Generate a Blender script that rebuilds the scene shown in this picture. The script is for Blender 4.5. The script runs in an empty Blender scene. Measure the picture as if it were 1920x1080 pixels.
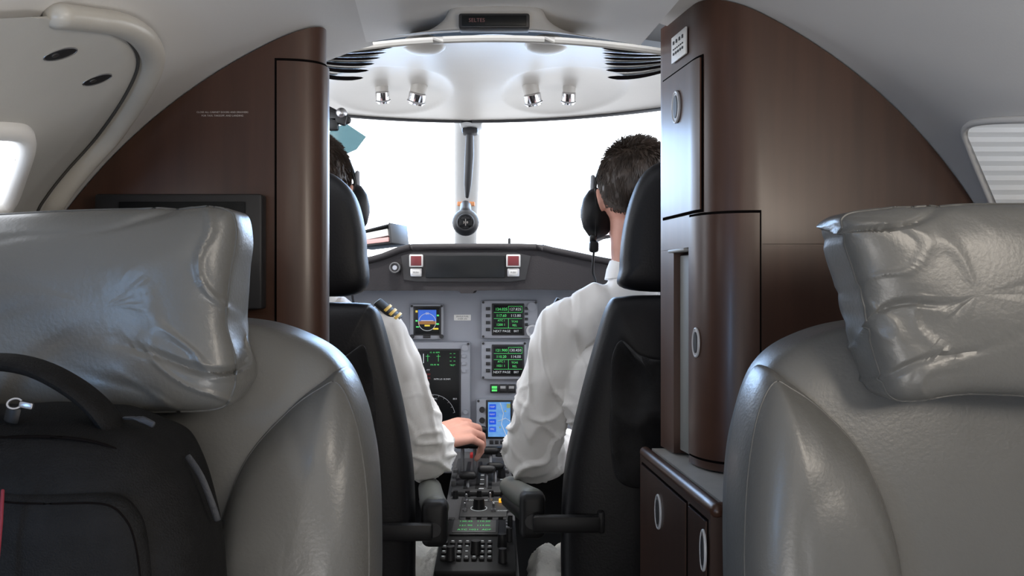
import bpy, bmesh, math, random
from mathutils import Vector, Matrix, noise
random.seed(7)
SC = bpy.context.scene
COL = SC.collection
F = 1920*32/36.0
CZ = 1.15
V = Vector
def P(px, py, D): return V(((px-960)*D/F, D, CZ+(540-py)*D/F))
AX = -0.088                                   # aircraft axis drift in X per metre of depth

# ------------------------------------------------------------------ materials
def mat(name, col, rough=.5, metal=0, var=0, vscale=8, bump=0, bscale=60, coat=0, emit=0, stretch=(1,1,1), alpha=None, col2=None, spec=None, sheen=0):
    m = bpy.data.materials.new(name); m.use_nodes = True
    nt = m.node_tree; b = nt.nodes['Principled BSDF']
    c = (col[0], col[1], col[2], 1)
    b.inputs['Base Color'].default_value = c
    b.inputs['Roughness'].default_value = rough
    b.inputs['Metallic'].default_value = metal
    b.inputs['Coat Weight'].default_value = coat
    b.inputs['Coat Roughness'].default_value = .16
    if spec is not None: b.inputs['Specular IOR Level'].default_value = spec
    if sheen: b.inputs['Sheen Weight'].default_value = sheen
    tc = nt.nodes.new('ShaderNodeTexCoord'); mp = nt.nodes.new('ShaderNodeMapping')
    mp.inputs['Scale'].default_value = stretch
    nt.links.new(tc.outputs['Object'], mp.inputs['Vector'])
    if var or col2:
        n = nt.nodes.new('ShaderNodeTexNoise'); n.inputs['Scale'].default_value = vscale; n.inputs['Detail'].default_value = 6
        nt.links.new(mp.outputs[0], n.inputs['Vector'])
        r = nt.nodes.new('ShaderNodeValToRGB')
        r.color_ramp.elements[0].position = .3; r.color_ramp.elements[1].position = .7
        r.color_ramp.elements[0].color = tuple(x*(1-var) for x in col)+(1,)
        e = col2 if col2 else tuple(min(1, x*(1+var)) for x in col)
        r.color_ramp.elements[1].color = tuple(e)+(1,)
        nt.links.new(n.outputs['Fac'], r.inputs['Fac']); nt.links.new(r.outputs['Color'], b.inputs['Base Color'])
    if bump:
        n2 = nt.nodes.new('ShaderNodeTexNoise'); n2.inputs['Scale'].default_value = bscale; n2.inputs['Detail'].default_value = 4
        nt.links.new(mp.outputs[0], n2.inputs['Vector'])
        bp = nt.nodes.new('ShaderNodeBump'); bp.inputs['Strength'].default_value = bump; bp.inputs['Distance'].default_value = .004
        nt.links.new(n2.outputs['Fac'], bp.inputs['Height']); nt.links.new(bp.outputs['Normal'], b.inputs['Normal'])
    if emit:
        b.inputs['Emission Color'].default_value = c; b.inputs['Emission Strength'].default_value = emit
    return m
M = {}
M['wood'] = mat('mahogany_veneer', (.060,.0262,.0160), .37, var=.16, vscale=7, stretch=(7,7,.5), coat=.10)
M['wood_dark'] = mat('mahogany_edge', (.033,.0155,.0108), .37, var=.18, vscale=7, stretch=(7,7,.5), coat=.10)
M['gap'] = mat('dark_gap', (.006,.005,.005), .9, spec=0)
M['leather'] = mat('grey_leather', (.122,.122,.118), .36, var=.06, vscale=6, bump=.10, bscale=260, coat=.05)
M['piping'] = mat('leather_piping', (.095,.096,.094), .45)
M['lining'] = mat('wall_lining', (.67,.66,.65), .65, var=.03, vscale=3, bump=.05, bscale=300)
M['lining_lt'] = mat('ceiling_lining', (.84,.83,.82), .5, bump=.04, bscale=250)
M['door_pad'] = mat('door_padding', (.52,.515,.495), .55, var=.05, bump=.06, bscale=250)
M['band'] = mat('door_edge_band', (.52,.50,.46), .34, var=.1, bump=.05, bscale=200)
M['seam'] = mat('door_seam', (.06,.058,.055), .7)
M['white_panel'] = mat('overhead_white', (.43,.405,.37), .45, var=.03, bump=.03, bscale=120)
M['grey_hood'] = mat('grey_hood', (.42,.41,.40), .5, bump=.05, bscale=300)
M['black'] = mat('black_plastic', (.008,.008,.009), .5, spec=.35)
M['blackl'] = mat('black_leather', (.0045,.0045,.006), .48, bump=.1, bscale=240, spec=.28)
M['blackf'] = mat('black_fabric', (.007,.007,.008), .65, var=.3, vscale=40, bump=.3, bscale=400, spec=.3)
M['nylon'] = mat('black_nylon', (.0055,.0055,.006), .75, var=.3, vscale=60, bump=.4, bscale=600, spec=.2)
M['strap'] = mat('slate_strap', (.022,.024,.030), .6, bump=.2, bscale=400)
M['glare'] = mat('glareshield_charcoal', (.020,.018,.020), .65, bump=.15, bscale=350, spec=.3)
M['panel'] = mat('panel_grey', (.31,.325,.365), .55, var=.05, bump=.04, bscale=300)
M['bezel'] = mat('bezel_grey', (.34,.355,.395), .45)
M['bezel_dk'] = mat('bezel_charcoal', (.018,.018,.020), .5)
M['ped'] = mat('pedestal_grey', (.085,.085,.088), .55, var=.06, bump=.06, bscale=300)
M['quad'] = mat('quadrant_grey', (.040,.040,.042), .5)
M['chrome'] = mat('chrome', (.75,.75,.76), .15, 1)
M['steel'] = mat('brushed_steel', (.5,.5,.52), .35, 1)
M['dsteel'] = mat('dark_steel', (.10,.10,.105), .4, .6)
M['satin'] = mat('satin_silver', (.50,.505,.52), .35)
M['screen'] = mat('dark_screen', (.006,.007,.008), .35, spec=.25)
M['green'] = mat('green_text', (.10,.70,.18), .5, emit=.5)
M['wtext'] = mat('white_text', (.6,.63,.65), .5, emit=.3)
M['wthin'] = mat('thin_grey_line', (.42,.44,.46), .5, emit=.15)
M['sky_blue'] = mat('display_blue', (.03,.13,.62), .4, emit=.45)
M['map_blue'] = mat('map_blue', (.10,.30,.68), .4, emit=.35, col2=(.22,.45,.75), vscale=60)
M['brown'] = mat('display_brown', (.30,.13,.03), .4, emit=.4)
M['yellow'] = mat('display_yellow', (.8,.6,.05), .4, emit=.4)
M['red'] = mat('red_plastic', (.36,.02,.02), .4, emit=.03)
M['redlens'] = mat('dark_red_lens', (.11,.014,.018), .4)
M['whitelens'] = mat('white_lens', (.42,.42,.42), .4)
M['amber'] = mat('amber_lamp', (1,.45,.03), .4, emit=1.0)
M['green_lamp'] = mat('green_lamp', (.1,.7,.15), .4, emit=.6)
M['shirt'] = mat('white_shirt', (.90,.89,.88), .75, bump=.06, bscale=500)
M['gold'] = mat('gold_braid', (.75,.48,.08), .4, .2)
M['navy'] = mat('navy_trousers', (.012,.013,.02), .8)
M['skin'] = mat('skin', (.64,.325,.25), .5, var=.06, vscale=30, bump=.03, bscale=300)
M['hair'] = mat('dark_brown_hair', (.036,.023,.016), .5, var=.4, vscale=60)
M['eye'] = mat('eye_white', (.75,.73,.7), .2)
M['sheep'] = mat('sheepskin', (.80,.79,.75), .95, bump=.8, bscale=140)
M['arm_grey'] = mat('armrest_leather', (.15,.16,.145), .5, bump=.1, bscale=250)
M['paper'] = mat('paper', (.75,.74,.72), .7)
M['pink_paper'] = mat('pink_paper', (.7,.42,.40), .7)
M['shade'] = mat('pleated_shade_glow', (.93,.93,.92), .8, emit=.22)  # daylight behind the blind is put in as emission of the cloth
M['carpet'] = mat('carpet', (.10,.095,.09), .95, var=.2, vscale=60, bump=.4, bscale=400)
M['cockpit_dk'] = mat('cockpit_dark', (.03,.03,.032), .7)
M['post'] = mat('post_grey', (.42,.42,.415), .7)
M['counter'] = mat('counter_grey', (.36,.36,.35), .5, var=.05, vscale=40)
M['niche'] = mat('niche_grey', (.17,.17,.16), .6)
M['text_grey'] = mat('text_grey', (.62,.57,.53), .5)
M['text_dim'] = mat('text_dim_red', (.20,.10,.10), .6)
M['text_blk'] = mat('text_black', (.02,.02,.02), .5)
M['placard'] = mat('placard_white', (.82,.81,.78), .5)
M['keyred'] = mat('red_fabric', (.16,.008,.020), .7)
M['orange'] = mat('orange_lens', (.75,.30,.12), .4)
def glassy(name, col, fac, rough=.05):
    m = bpy.data.materials.new(name); m.use_nodes = True; nt = m.node_tree
    for n in list(nt.nodes): nt.nodes.remove(n)
    o = nt.nodes.new('ShaderNodeOutputMaterial'); t = nt.nodes.new('ShaderNodeBsdfTransparent'); g = nt.nodes.new('ShaderNodeBsdfGlossy'); x = nt.nodes.new('ShaderNodeMixShader')
    t.inputs[0].default_value = tuple(col)+(1,); g.inputs['Roughness'].default_value = rough; x.inputs[0].default_value = fac
    nt.links.new(t.outputs[0], x.inputs[1]); nt.links.new(g.outputs[0], x.inputs[2]); nt.links.new(x.outputs[0], o.inputs[0])
    return m
M['glass'] = glassy('clear_glass', (1,1,1), .02)
M['teal'] = glassy('teal_visor', (.22,.30,.315), .03)

# ------------------------------------------------------------------ mesh builder
ORG = {}
def cr(pts, n, closed=True):
    pts = [V(p) for p in pts]; N = len(pts); out = []
    segs = N if closed else N-1
    for k in range(n):
        t = k*segs/n if closed else k*segs/(n-1)
        i = min(int(t), segs-1); f = t-i
        g = (lambda j: pts[j % N]) if closed else (lambda j: pts[max(0, min(N-1, j))])
        a, b, c, d = g(i-1), g(i), g(i+1), g(i+2)
        out.append(.5*((2*b)+(c-a)*f+(2*a-5*b+4*c-d)*f*f+(3*b-a-3*c+d)*f**3))
    return out
class MB:
    def __init__(s): s.v = []; s.f = []
    def add(s, vs, fs):
        o = len(s.v); s.v += [V(v) for v in vs]; s.f += [tuple(i+o for i in f) for f in fs]; return s
    def rbox(s, c, size, r=.004, rot=None, seg=2, taper=None):
        bm = bmesh.new(); bmesh.ops.create_cube(bm, size=1)
        for v in bm.verts: v.co = V((v.co.x*size[0], v.co.y*size[1], v.co.z*size[2]))
        if taper:
            for v in bm.verts:
                if v.co.z > 0: v.co.x *= taper[0]; v.co.y *= taper[1]
        r = min(r, .49*min(size))
        if r > 0: bmesh.ops.bevel(bm, geom=bm.edges[:], offset=r, segments=seg, affect='EDGES', profile=.5)
        bm.verts.ensure_lookup_table()
        R = rot if rot else Matrix.Identity(3)
        s.add([V(c)+R @ v.co for v in bm.verts], [[v.index for v in f.verts] for f in bm.faces]); bm.free(); return s
    def pbox(s, x0, y0, x1, y1, D0, D1, r=.003, seg=2):          # front face corners at depth D0, back at D1
        a = P(x0, y0, D0); b = P(x1, y1, D0)
        return s.rbox(((a.x+b.x)/2, (D0+D1)/2, (a.z+b.z)/2), (abs(b.x-a.x), D1-D0, abs(a.z-b.z)), r, seg=seg)
    def tube(s, pts, rads, seg=12, ref=(1,0,0), cap='round'):
        pts = [V(p) for p in pts]; n = len(pts)
        if not isinstance(rads, (list, tuple)): rads = [rads]*n
        rads = [(r, r) if not isinstance(r, (list, tuple)) else r for r in rads]
        rings = []
        for i in range(n):
            t = (pts[min(n-1, i+1)]-pts[max(0, i-1)]).normalized()
            rf = V(ref); a = rf-t*rf.dot(t)
            if a.length < .05:
                rf = V((0, 1, 0)) if abs(t.y) < .9 else V((0, 0, 1)); a = rf-t*rf.dot(t)
            a.normalize(); b = t.cross(a)
            rings.append((pts[i], a, b, rads[i][0], rads[i][1], t))
        if cap == 'round':
            pre, post = [], []
            for ang in (80, 55, 28):
                cs, sn = math.cos(math.radians(ang)), math.sin(math.radians(ang))
                p, a, b, ra, rb, t = rings[0]; m = min(ra, rb); pre.append((p-t*m*sn, a, b, ra*cs, rb*cs, t))
                p, a, b, ra, rb, t = rings[-1]; m = min(ra, rb); post.insert(0, (p+t*m*sn, a, b, ra*cs, rb*cs, t))
            rings = pre+rings+post
        vs = []; fs = []
        for (p, a, b, ra, rb, t) in rings:
            for k in range(seg):
                th = 2*math.pi*k/seg; vs.append(p+a*ra*math.cos(th)+b*rb*math.sin(th))
        for i in range(len(rings)-1):
            for k in range(seg):
                fs.append((i*seg+k, i*seg+(k+1) % seg, (i+1)*seg+(k+1) % seg, (i+1)*seg+k))
        fs.append(tuple(range(seg))[::-1]); L = (len(rings)-1)*seg; fs.append(tuple(L+k for k in range(seg)))
        return s.add(vs, fs)
    def ring(s, c, r1, r2, e1, e2, rt, n=28, seg=8):             # closed torus-like loop: axes e1, e2
        e1 = V(e1).normalized(); e2 = V(e2).normalized(); nn = e1.cross(e2)
        vs = []; fs = []
        for i in range(n):
            th = 2*math.pi*i/n; d = e1*r1*math.cos(th)+e2*r2*math.sin(th); dn = d.normalized()
            for k in range(seg):
                ph = 2*math.pi*k/seg; vs.append(V(c)+d+dn*rt*math.cos(ph)+nn*rt*math.sin(ph))
        for i in range(n):
            for k in range(seg):
                fs.append((i*seg+k, i*seg+(k+1) % seg, ((i+1) % n)*seg+(k+1) % seg, ((i+1) % n)*seg+k))
        return s.add(vs, fs)
    def disc(s, c, r1, r2, e1, e2, th, n=28):
        e1 = V(e1).normalized(); e2 = V(e2).normalized(); nn = e1.cross(e2)*th
        vs = [V(c)+e1*r1*math.cos(2*math.pi*i/n)+e2*r2*math.sin(2*math.pi*i/n)+nn*q for q in (-.5, .5) for i in range(n)]
        fs = [tuple(range(n))[::-1], tuple(range(n, 2*n))]+[(i, (i+1) % n, n+(i+1) % n, n+i) for i in range(n)]
        return s.add(vs, fs)
    def ell(s, c, r, rot=None, nu=20, nv=12):
        R = rot if rot else Matrix.Identity(3); vs = []; fs = []
        for j in range(nv+1):
            ph = math.pi*j/nv
            for i in range(nu):
                th = 2*math.pi*i/nu
                vs.append(V(c)+R @ V((r[0]*math.sin(ph)*math.cos(th), r[1]*math.sin(ph)*math.sin(th), r[2]*math.cos(ph))))
        for j in range(nv):
            for i in range(nu): fs.append((j*nu+i, j*nu+(i+1) % nu, (j+1)*nu+(i+1) % nu, (j+1)*nu+i))
        return s.add(vs, fs)
    def grid(s, fn, nu, nv, skip=None):
        vs = [fn(i/nu, j/nv) for j in range(nv+1) for i in range(nu+1)]; fs = []
        for j in range(nv):
            for i in range(nu):
                f = (j*(nu+1)+i, j*(nu+1)+i+1, (j+1)*(nu+1)+i+1, (j+1)*(nu+1)+i)
                if skip and skip(sum((vs[k] for k in f), V((0,0,0)))/4): continue
                fs.append(f)
        return s.add(vs, fs)
    def prism(s, pts, off):
        n = len(pts); off = V(off); vs = [V(p) for p in pts]+[V(p)+off for p in pts]
        return s.add(vs, [tuple(range(n))[::-1], tuple(range(n, 2*n))]+[(i, (i+1) % n, n+(i+1) % n, n+i) for i in range(n)])
    def puff(s, pts, df, db, e=.55, rings=9, n=110, disp=None, smooth=True):
        o = cr(pts, n) if smooth else [V(p) for p in pts]
        n = len(o); c = sum(o, V((0,0,0)))/n; vs = []; fs = []
        prof = []
        for k in range(rings, 0, -1): t = math.pi/2*k/rings*.985; prof.append((math.cos(t)**e, -df*math.sin(t)**e))
        prof.append((1, 0))
        for k in range(1, rings+1): t = math.pi/2*k/rings*.985; prof.append((math.cos(t)**e, db*math.sin(t)**e))
        for sc, y in prof:
            for p in o:
                q = c+(p-c)*sc; q = V((q.x, q.y+y, q.z)); vs.append(disp(q, sc) if disp else q)
        R = len(prof)
        for i in range(R-1):
            for k in range(n): fs.append((i*n+k, i*n+(k+1) % n, (i+1)*n+(k+1) % n, (i+1)*n+k))
        vs.append(sum(vs[:n], V((0,0,0)))/n); vs.append(sum(vs[(R-1)*n:R*n], V((0,0,0)))/n)
        for k in range(n): fs.append((R*n, (k+1) % n, k)); fs.append((R*n+1, (R-1)*n+k, (R-1)*n+(k+1) % n))
        return s.add(vs, fs)
    def text(s, body, size, c, right=(1,0,0), up=(0,0,1), align='CENTER'):
        cu = bpy.data.curves.new('t', 'FONT'); cu.body = body; cu.size = size; cu.align_x = align; cu.align_y = 'CENTER'; cu.resolution_u = 2
        ob = bpy.data.objects.new('t', cu); COL.objects.link(ob)
        dg = bpy.context.evaluated_depsgraph_get(); me = bpy.data.meshes.new_from_object(ob.evaluated_get(dg))
        r = V(right).normalized(); u = V(up).normalized()
        s.add([V(c)+r*v.co.x+u*v.co.y for v in me.vertices], [tuple(p.vertices) for p in me.polygons])
        bpy.data.objects.remove(ob); bpy.data.curves.remove(cu); bpy.data.meshes.remove(me); return s
    def build(s, name, m, parent=None, smooth=38, remesh=None, sm=4, disp=None):
        me = bpy.data.meshes.new(name); me.from_pydata([tuple(v) for v in s.v], [], s.f); me.update()
        if remesh:
            t = bpy.data.objects.new('tmp', me); COL.objects.link(t)
            q = t.modifiers.new('r', 'REMESH'); q.mode = 'VOXEL'; q.voxel_size = remesh; q.use_smooth_shade = True
            if sm: q2 = t.modifiers.new('s', 'SMOOTH'); q2.factor = .5; q2.iterations = sm
            dg = bpy.context.evaluated_depsgraph_get(); me2 = bpy.data.meshes.new_from_object(t.evaluated_get(dg))
            bpy.data.objects.remove(t); bpy.data.meshes.remove(me); me = me2; me.name = name
            if disp:
                ns = [v.normal.copy() for v in me.vertices]
                for v, nn in zip(me.vertices, ns): v.co = v.co+nn*disp(v.co)
        if parent is not None: o0 = ORG[parent]
        else:
            xs = [v.co for v in me.vertices]
            o0 = V(((min(v.x for v in xs)+max(v.x for v in xs))/2, (min(v.y for v in xs)+max(v.y for v in xs))/2, min(v.z for v in xs)))
        for v in me.vertices: v.co = v.co-o0
        bm = bmesh.new(); bm.from_mesh(me); bmesh.ops.recalc_face_normals(bm, faces=bm.faces[:]); bm.to_mesh(me); bm.free()
        for p in me.polygons: p.use_smooth = True
        me.set_sharp_from_angle(angle=math.radians(180 if remesh else smooth))
        me.materials.clear(); me.materials.append(M[m])
        o = bpy.data.objects.new(name, me); COL.objects.link(o)
        if parent is not None: o.parent = parent
        else: o.location = o0
        ORG[o] = o0; return o
def puffring(pts, df, e, t, n, disp=None, out=.0):
    o = cr(pts, n); c = sum(o, V((0,0,0)))/n; sc = math.cos(t)**e; y = -df*math.sin(t)**e-out; r = []
    for p in o:
        q = c+(p-c)*sc; q = V((q.x, q.y+y, q.z)); r.append(disp(q, sc) if disp else q)
    return r
def tag(o, label, cat, group=None):
    o['label'] = label; o['category'] = cat
    if group: o['group'] = group
    return o
def thing(name, loc, label, cat, group=None):
    o = bpy.data.objects.new(name, None); COL.objects.link(o); o.location = V(loc); o.empty_display_size = .05
    ORG[o] = V(loc); return tag(o, label, cat, group)
def struct(o, label=None):
    o['kind'] = 'structure'
    if label: o['label'] = label
    return o
def rx(a): return Matrix.Rotation(a, 3, 'X')
def ry(a): return Matrix.Rotation(a, 3, 'Y')
def rz(a): return Matrix.Rotation(a, 3, 'Z')

# ------------------------------------------------------------------ shell
SH = {'L': (.011, 1.22, .797, .7625, -1), 'R': (.012, 1.25, .868, .740, 1)}
def scx(side, D): a = SH[side]; return a[0]+AX*(D-a[1])
def shell(side, D, phi, inset=0):
    a = SH[side]; r = a[3]-inset
    return V((scx(side, D)+a[4]*r*math.sin(phi), D, a[2]+r*math.cos(phi)))
def on_shell(px, py, side, inset=0):
    lo, hi = .05, 2.2; a = SH[side]
    for _ in range(40):
        m = (lo+hi)/2; p = P(px, py, m)
        if (p.x-scx(side, m))**2+(p.z-a[2])**2 < (a[3]-inset)**2: lo = m
        else: hi = m
    return P(px, py, lo)
def proj(v): return (960+v.x*F/v.y, 540-(v.z-CZ)*F/v.y) if v.y > .05 else (0, 9999)
def inwin(x, y): return -260 < x < 44-(y-252)*.27 and 248 < y < 391
def winhole(c):
    if c.y < .3: return False
    x, y = proj(c); return inwin(x, y) and c.x < 0
d2r = math.radians
struct(MB().grid(lambda u, v: shell('L', -.9+2.325*u, d2r(16+132*v)), 220, 240, winhole).build('wall_left', 'lining'))
struct(MB().grid(lambda u, v: shell('R', -.9+2.34*u, d2r(11+137*v)), 60, 90).build('wall_right', 'lining'))
def ceil(u, v):
    D = -.9+2.3*v; t = u*2-1; e = 0
    if abs(t) > .9: e = (abs(t)-.9)/.1*.06; t = math.copysign(.9, t)
    t /= .9
    return V((-.025+t*.222+AX*(D-1.4), D, 1.523+.022*(1-t*t)+e))
c_ = MB().grid(ceil, 40, 30)
c_.grid(lambda u, v: ceil(.05+.9*u, 1)+V((0, .0, .03*v)), 36, 1)
struct(c_.build('ceiling', 'lining_lt'))
struct(MB().rbox((0, .95, .07), (1.6, 3.7, .06), .0).build('floor', 'carpet'))
struct(MB().rbox((.05, -.93, .85), (1.75, .04, 1.6), 0).build('wall_back', 'lining'))
# cockpit tub
struct(MB().rbox((-.80, 2.12, .60), (.04, 1.25, 1.04), .01).build('wall_cockpit_left', 'cockpit_dk'))
struct(MB().rbox((.70, 2.12, .60), (.04, 1.25, 1.04), .01).build('wall_cockpit_right', 'cockpit_dk'))
struct(MB().rbox((-.05, 2.79, .66), (1.6, .04, 1.16), .01).build('wall_front', 'cockpit_dk'))

# ------------------------------------------------------------------ cabin door padding (left)
door = bpy.data.objects.new('door_1', None); COL.objects.link(door); ORG[door] = on_shell(95, 395, 'L'); door.location = ORG[door]; struct(door, 'padded cabin door surround beside left window')
bandpx = cr([(110,30,0),(170,37,0),(225,46,0),(266,70,0),(284,112,0),(260,172,0),(208,248,0),(150,314,0),(113,361,0),(93,398,0),(81,470,0),(71,600,0)], 90, False)
def bandp(p, inset): return on_shell(p.x, p.y, 'L', inset)
bp = [bandp(p, .008) for p in bandpx]
MB().tube(bp, [(.0150, .0115)]*len(bp), 16, ref=(1, 0, .2)).build('edge_band', 'band', door)
bs = [bandp(V((p.x-25, p.y+7, 0)), .0085) for p in bandpx]
MB().tube(bs, .0018, 8).build('edge_seam', 'seam', door)
def dpan(u, v):
    p = bandpx[int(round(v*89))]; w = 330*u
    return on_shell(p.x-12-w, p.y+w*.05, 'L', .005+.006*min(1, u*8))
MB().grid(dpan, 90, 89, lambda c: inwin(*proj(c))).build('door_panel', 'door_pad', door)
for (x, y) in ((113, 101), (182, 149)):
    c = on_shell(x, y, 'L', .0115); nn = (V((scx('L', c.y), c.y, .797))-c).normalized(); e1 = (V((0,1,0))*.8+nn.cross(V((0,1,0)))*.6).normalized(); e2 = nn.cross(e1)
    b = MB().disc(c, .018, .0072, e1, e2, .0015).build('recessed_latch', 'bezel_dk', door)
    MB().ring(c+nn*.0004, .0185, .0076, e1, e2, .0009).build('latch_rim', 'steel', b)
    MB().disc(c+nn*.001-e1*.006, .004, .0025, e1, e2, .001).build('latch_bolt', 'steel', b)
win = bpy.data.objects.new('window_1', None); COL.objects.link(win); ORG[win] = on_shell(20, 400, 'L'); win.location = ORG[win]; struct(win, 'cabin window with bright daylight at left edge')
wp = cr([(-230,242,0),(-100,241,0),(8,242,0),(38,251,0),(44,276,0),(28,330,0),(10,378,0),(-14,396,0),(-100,398,0),(-230,398,0)], 60, True)
wpp = [on_shell(p.x, p.y, 'L', .008) for p in wp]
MB().tube(wpp+[wpp[0]], .0125, 10).build('window_frame', 'lining_lt', win)
MB().grid(lambda u, v: on_shell(-235+285*u, 238+160*v, 'L', -.015), 12, 8).build('pane', 'glass', win)

# right window with pleated shade
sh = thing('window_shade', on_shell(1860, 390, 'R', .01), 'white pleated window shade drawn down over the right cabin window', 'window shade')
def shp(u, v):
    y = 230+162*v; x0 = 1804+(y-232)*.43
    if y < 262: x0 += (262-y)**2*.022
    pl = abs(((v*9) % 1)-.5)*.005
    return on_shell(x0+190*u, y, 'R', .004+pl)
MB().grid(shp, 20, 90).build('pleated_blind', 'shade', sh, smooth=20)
fr = [on_shell(x, y, 'R', .004) for x, y in ((2000,224),(1900,225),(1845,228),(1818,234),(1808,248),(1815,272),(1834,320),(1864,392),(1882,440))]
MB().tube(cr(fr, 50, False), (.0045), 10).build('shade_frame', 'lining', sh)

# ------------------------------------------------------------------ cabinets
def ztop(side, x):
    a = SH[side]; return a[2]+math.sqrt(max(0, a[3]**2-(x-a[0])**2))-.003
def bez(a, c, b, n): return [((1-t)**2*a[0]+2*t*(1-t)*c[0]+t*t*b[0], (1-t)**2*a[1]+2*t*(1-t)*c[1]+t*t*b[1]) for t in [i/n for i in range(n+1)]]
def body(mb, front, back, zb, zt):
    n = len(front); vs = []; fs = []
    for i in range(n):
        (x, y), (bx, by) = front[i], back[i]
        vs += [V((x, y, zb(x, y))), V((x, y, zt(x, y))), V((bx, by, zt(x, y))), V((bx, by, zb(x, y)))]
    for i in range(n-1):
        for k in range(4): fs.append((4*i+k, 4*i+(k+1) % 4, 4*i+4+(k+1) % 4, 4*i+4+k))
    fs.append((0, 1, 2, 3)); fs.append((4*n-4, 4*n-3, 4*n-2, 4*n-1)); mb.add(vs, fs)
def slab(mb, path, z0, z1, off0, off1, sign, corner=0):
    n = len(path); vs = []; fs = []
    for i in range(n):
        a = path[max(0, i-1)]; b = path[min(n-1, i+1)]
        tx, ty = b[0]-a[0], b[1]-a[1]; l = math.hypot(tx, ty); nx, ny = -ty/l*sign, tx/l*sign
        x, y = path[i]
        for (o, z) in ((off0, z0), (off0, z1), (off1, z1), (off1, z0)): vs.append(V((x+nx*o, y+ny*o, z)))
    for i in range(n-1):
        for k in range(4): fs.append((4*i+k, 4*i+(k+1) % 4, 4*i+4+(k+1) % 4, 4*i+4+k))
    fs.append((0, 1, 2, 3)); fs.append((4*n-4, 4*n-3, 4*n-2, 4*n-1)); return mb.add(vs, fs)
def lerp2(a, b, n): return [(a[0]+(b[0]-a[0])*i/n, a[1]+(b[1]-a[1])*i/n) for i in range(n+1)]
def sub(path, f0, f1, n=24):                                      # piece of a path by length fraction
    L = [0]
    for i in range(1, len(path)): L.append(L[-1]+math.dist(path[i], path[i-1]))
    out = []
    for k in range(n+1):
        s = (f0+(f1-f0)*k/n)*L[-1]
        for i in range(1, len(path)):
            if L[i] >= s-1e-9:
                t = (s-L[i-1])/max(1e-9, L[i]-L[i-1]); out.append((path[i-1][0]+(path[i][0]-path[i-1][0])*t, path[i-1][1]+(path[i][1]-path[i-1][1])*t)); break
    return out
# left partition cabinet
cl = thing('partition_cabinet', (-.5, 1.35, .1), 'dark mahogany partition cabinet left of the cockpit opening holding a black monitor', 'cabinet')
sideL = lerp2((-.292, 1.40), (-.258, 1.266), 8)
colL = sideL+bez((-.258, 1.266), (-.252, 1.222), (-.318, 1.22), 20)[1:]
frontL = colL+lerp2((-.318, 1.22), (-.748, 1.22), 30)[1:]
b_ = MB(); body(b_, frontL, [(min(x, -.296), 1.415) for x, y in frontL], lambda x, y: .1, lambda x, y: ztop('L', x)); b_.build('body', 'wood', cl)
slab(MB(), sub(colL, .50, 1.0), .748, 1.458, 0, .0012, 1).build('door_gap', 'gap', cl)
dl = slab(MB(), sub(colL, .52, .985), .752, 1.454, .0005, .004, 1).build('door', 'wood', cl)
# left placard writing
t_ = MB(); 
t_.text('CLOSE ALL CABINET DOORS AND DRAWERS', .0034, P(417, 210.5, 1.2185)); t_.text('FOR TAXI, TAKEOFF, AND LANDING', .0034, P(417, 217, 1.2185))
t_.build('placard_text', 'text_grey', cl)
mon = thing('monitor', P(332, 580, 1.22), 'black framed cabin monitor mounted on the left wooden partition behind the headrest', 'monitor')
MB().pbox(176, 363, 491, 580, 1.195, 1.2195, .004).build('frame', 'bezel_dk', mon)
MB().pbox(222, 378, 459, 565, 1.192, 1.196, .001).build('screen', 'screen', mon)
# right tall cabinet
cR = thing('galley_cabinet', (.5, 1.36, .1), 'tall dark mahogany galley cabinet with rounded corner right of the cockpit opening', 'cabinet')
sideR = lerp2((.241, 1.47), (.262, 1.33), 14)
cornR = bez((.262, 1.33), (.270, 1.25), (.345, 1.25), 18)
colR = sideR+cornR[1:]
flatR = lerp2((.345, 1.25), (.746, 1.25), 26)[1:]
frontR = colR+flatR
b_ = MB()
body(b_, frontR, [(x, 1.475) for x, y in frontR], lambda x, y: 1.21, lambda x, y: ztop('R', x))
body(b_, colR[13:]+flatR, [(x, 1.475) if x > .31 else (.31, 1.44) for x, y in colR[13:]+flatR], lambda x, y: .894 if x < .346 else .1, lambda x, y: 1.2105)
b_.add([V((.241,1.475,z)) for z in (.894,1.2105)]+[V((.2505,1.41,z)) for z in (.894,1.2105)]+[V((.32,1.41,z)) for z in (.894,1.2105)]+[V((.32,1.475,z)) for z in (.894,1.2105)],
       [(0,1,3,2),(2,3,5,4),(4,5,7,6),(6,7,1,0),(0,2,4,6),(1,3,5,7)])
b_.build('body', 'wood', cR)
MB().rbox((.270, 1.374, 1.05), (.012, .066, .30), .002, rot=rz(.149)).build('niche_back', 'niche', cR)
MB().rbox((.256, 1.385, 1.207), (.016, .075, .005), .002, rot=rz(.149)).build('pull_shelf', 'counter', cR)
slab(MB(), sub(colR, .04, .67), 1.258, 1.482, 0, .001, -1).build('door_gap', 'gap', cR)
du = slab(MB(), sub(colR, .055, .655), 1.262, 1.478, .0005, .0035, -1).build('door', 'wood', cR)
slab(MB(), sub(colR, .50, .99), .905, 1.257, 0, .001, -1).build('door_gap', 'gap', cR)
dlw = slab(MB(), sub(colR, .515, .98), .909, 1.253, .0005, .0035, -1).build('door', 'wood', cR)
def latch(parent, c, nrm, h=.02, w=.011, pm='steel', rm='satin', rr=.0018):
    nrm = V(nrm).normalized(); up = V((0,0,1)); e1 = up.cross(nrm)
    l = MB().ring(c, w, h, e1, up, rr).build('latch_ring', rm, parent)
    MB().disc(V(c), w, h, e1, up, .002).build('latch_plate', pm, l)
    MB().disc(V(c)+nrm*.0008, w*.55, h*.75, e1, up, .0022).build('latch_button', 'bezel_dk', l)
latch(du, V((.2490, 1.382, 1.425)), (-1, -.149, 0), .023, .016, 'satin', 'satin', .0022)
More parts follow.
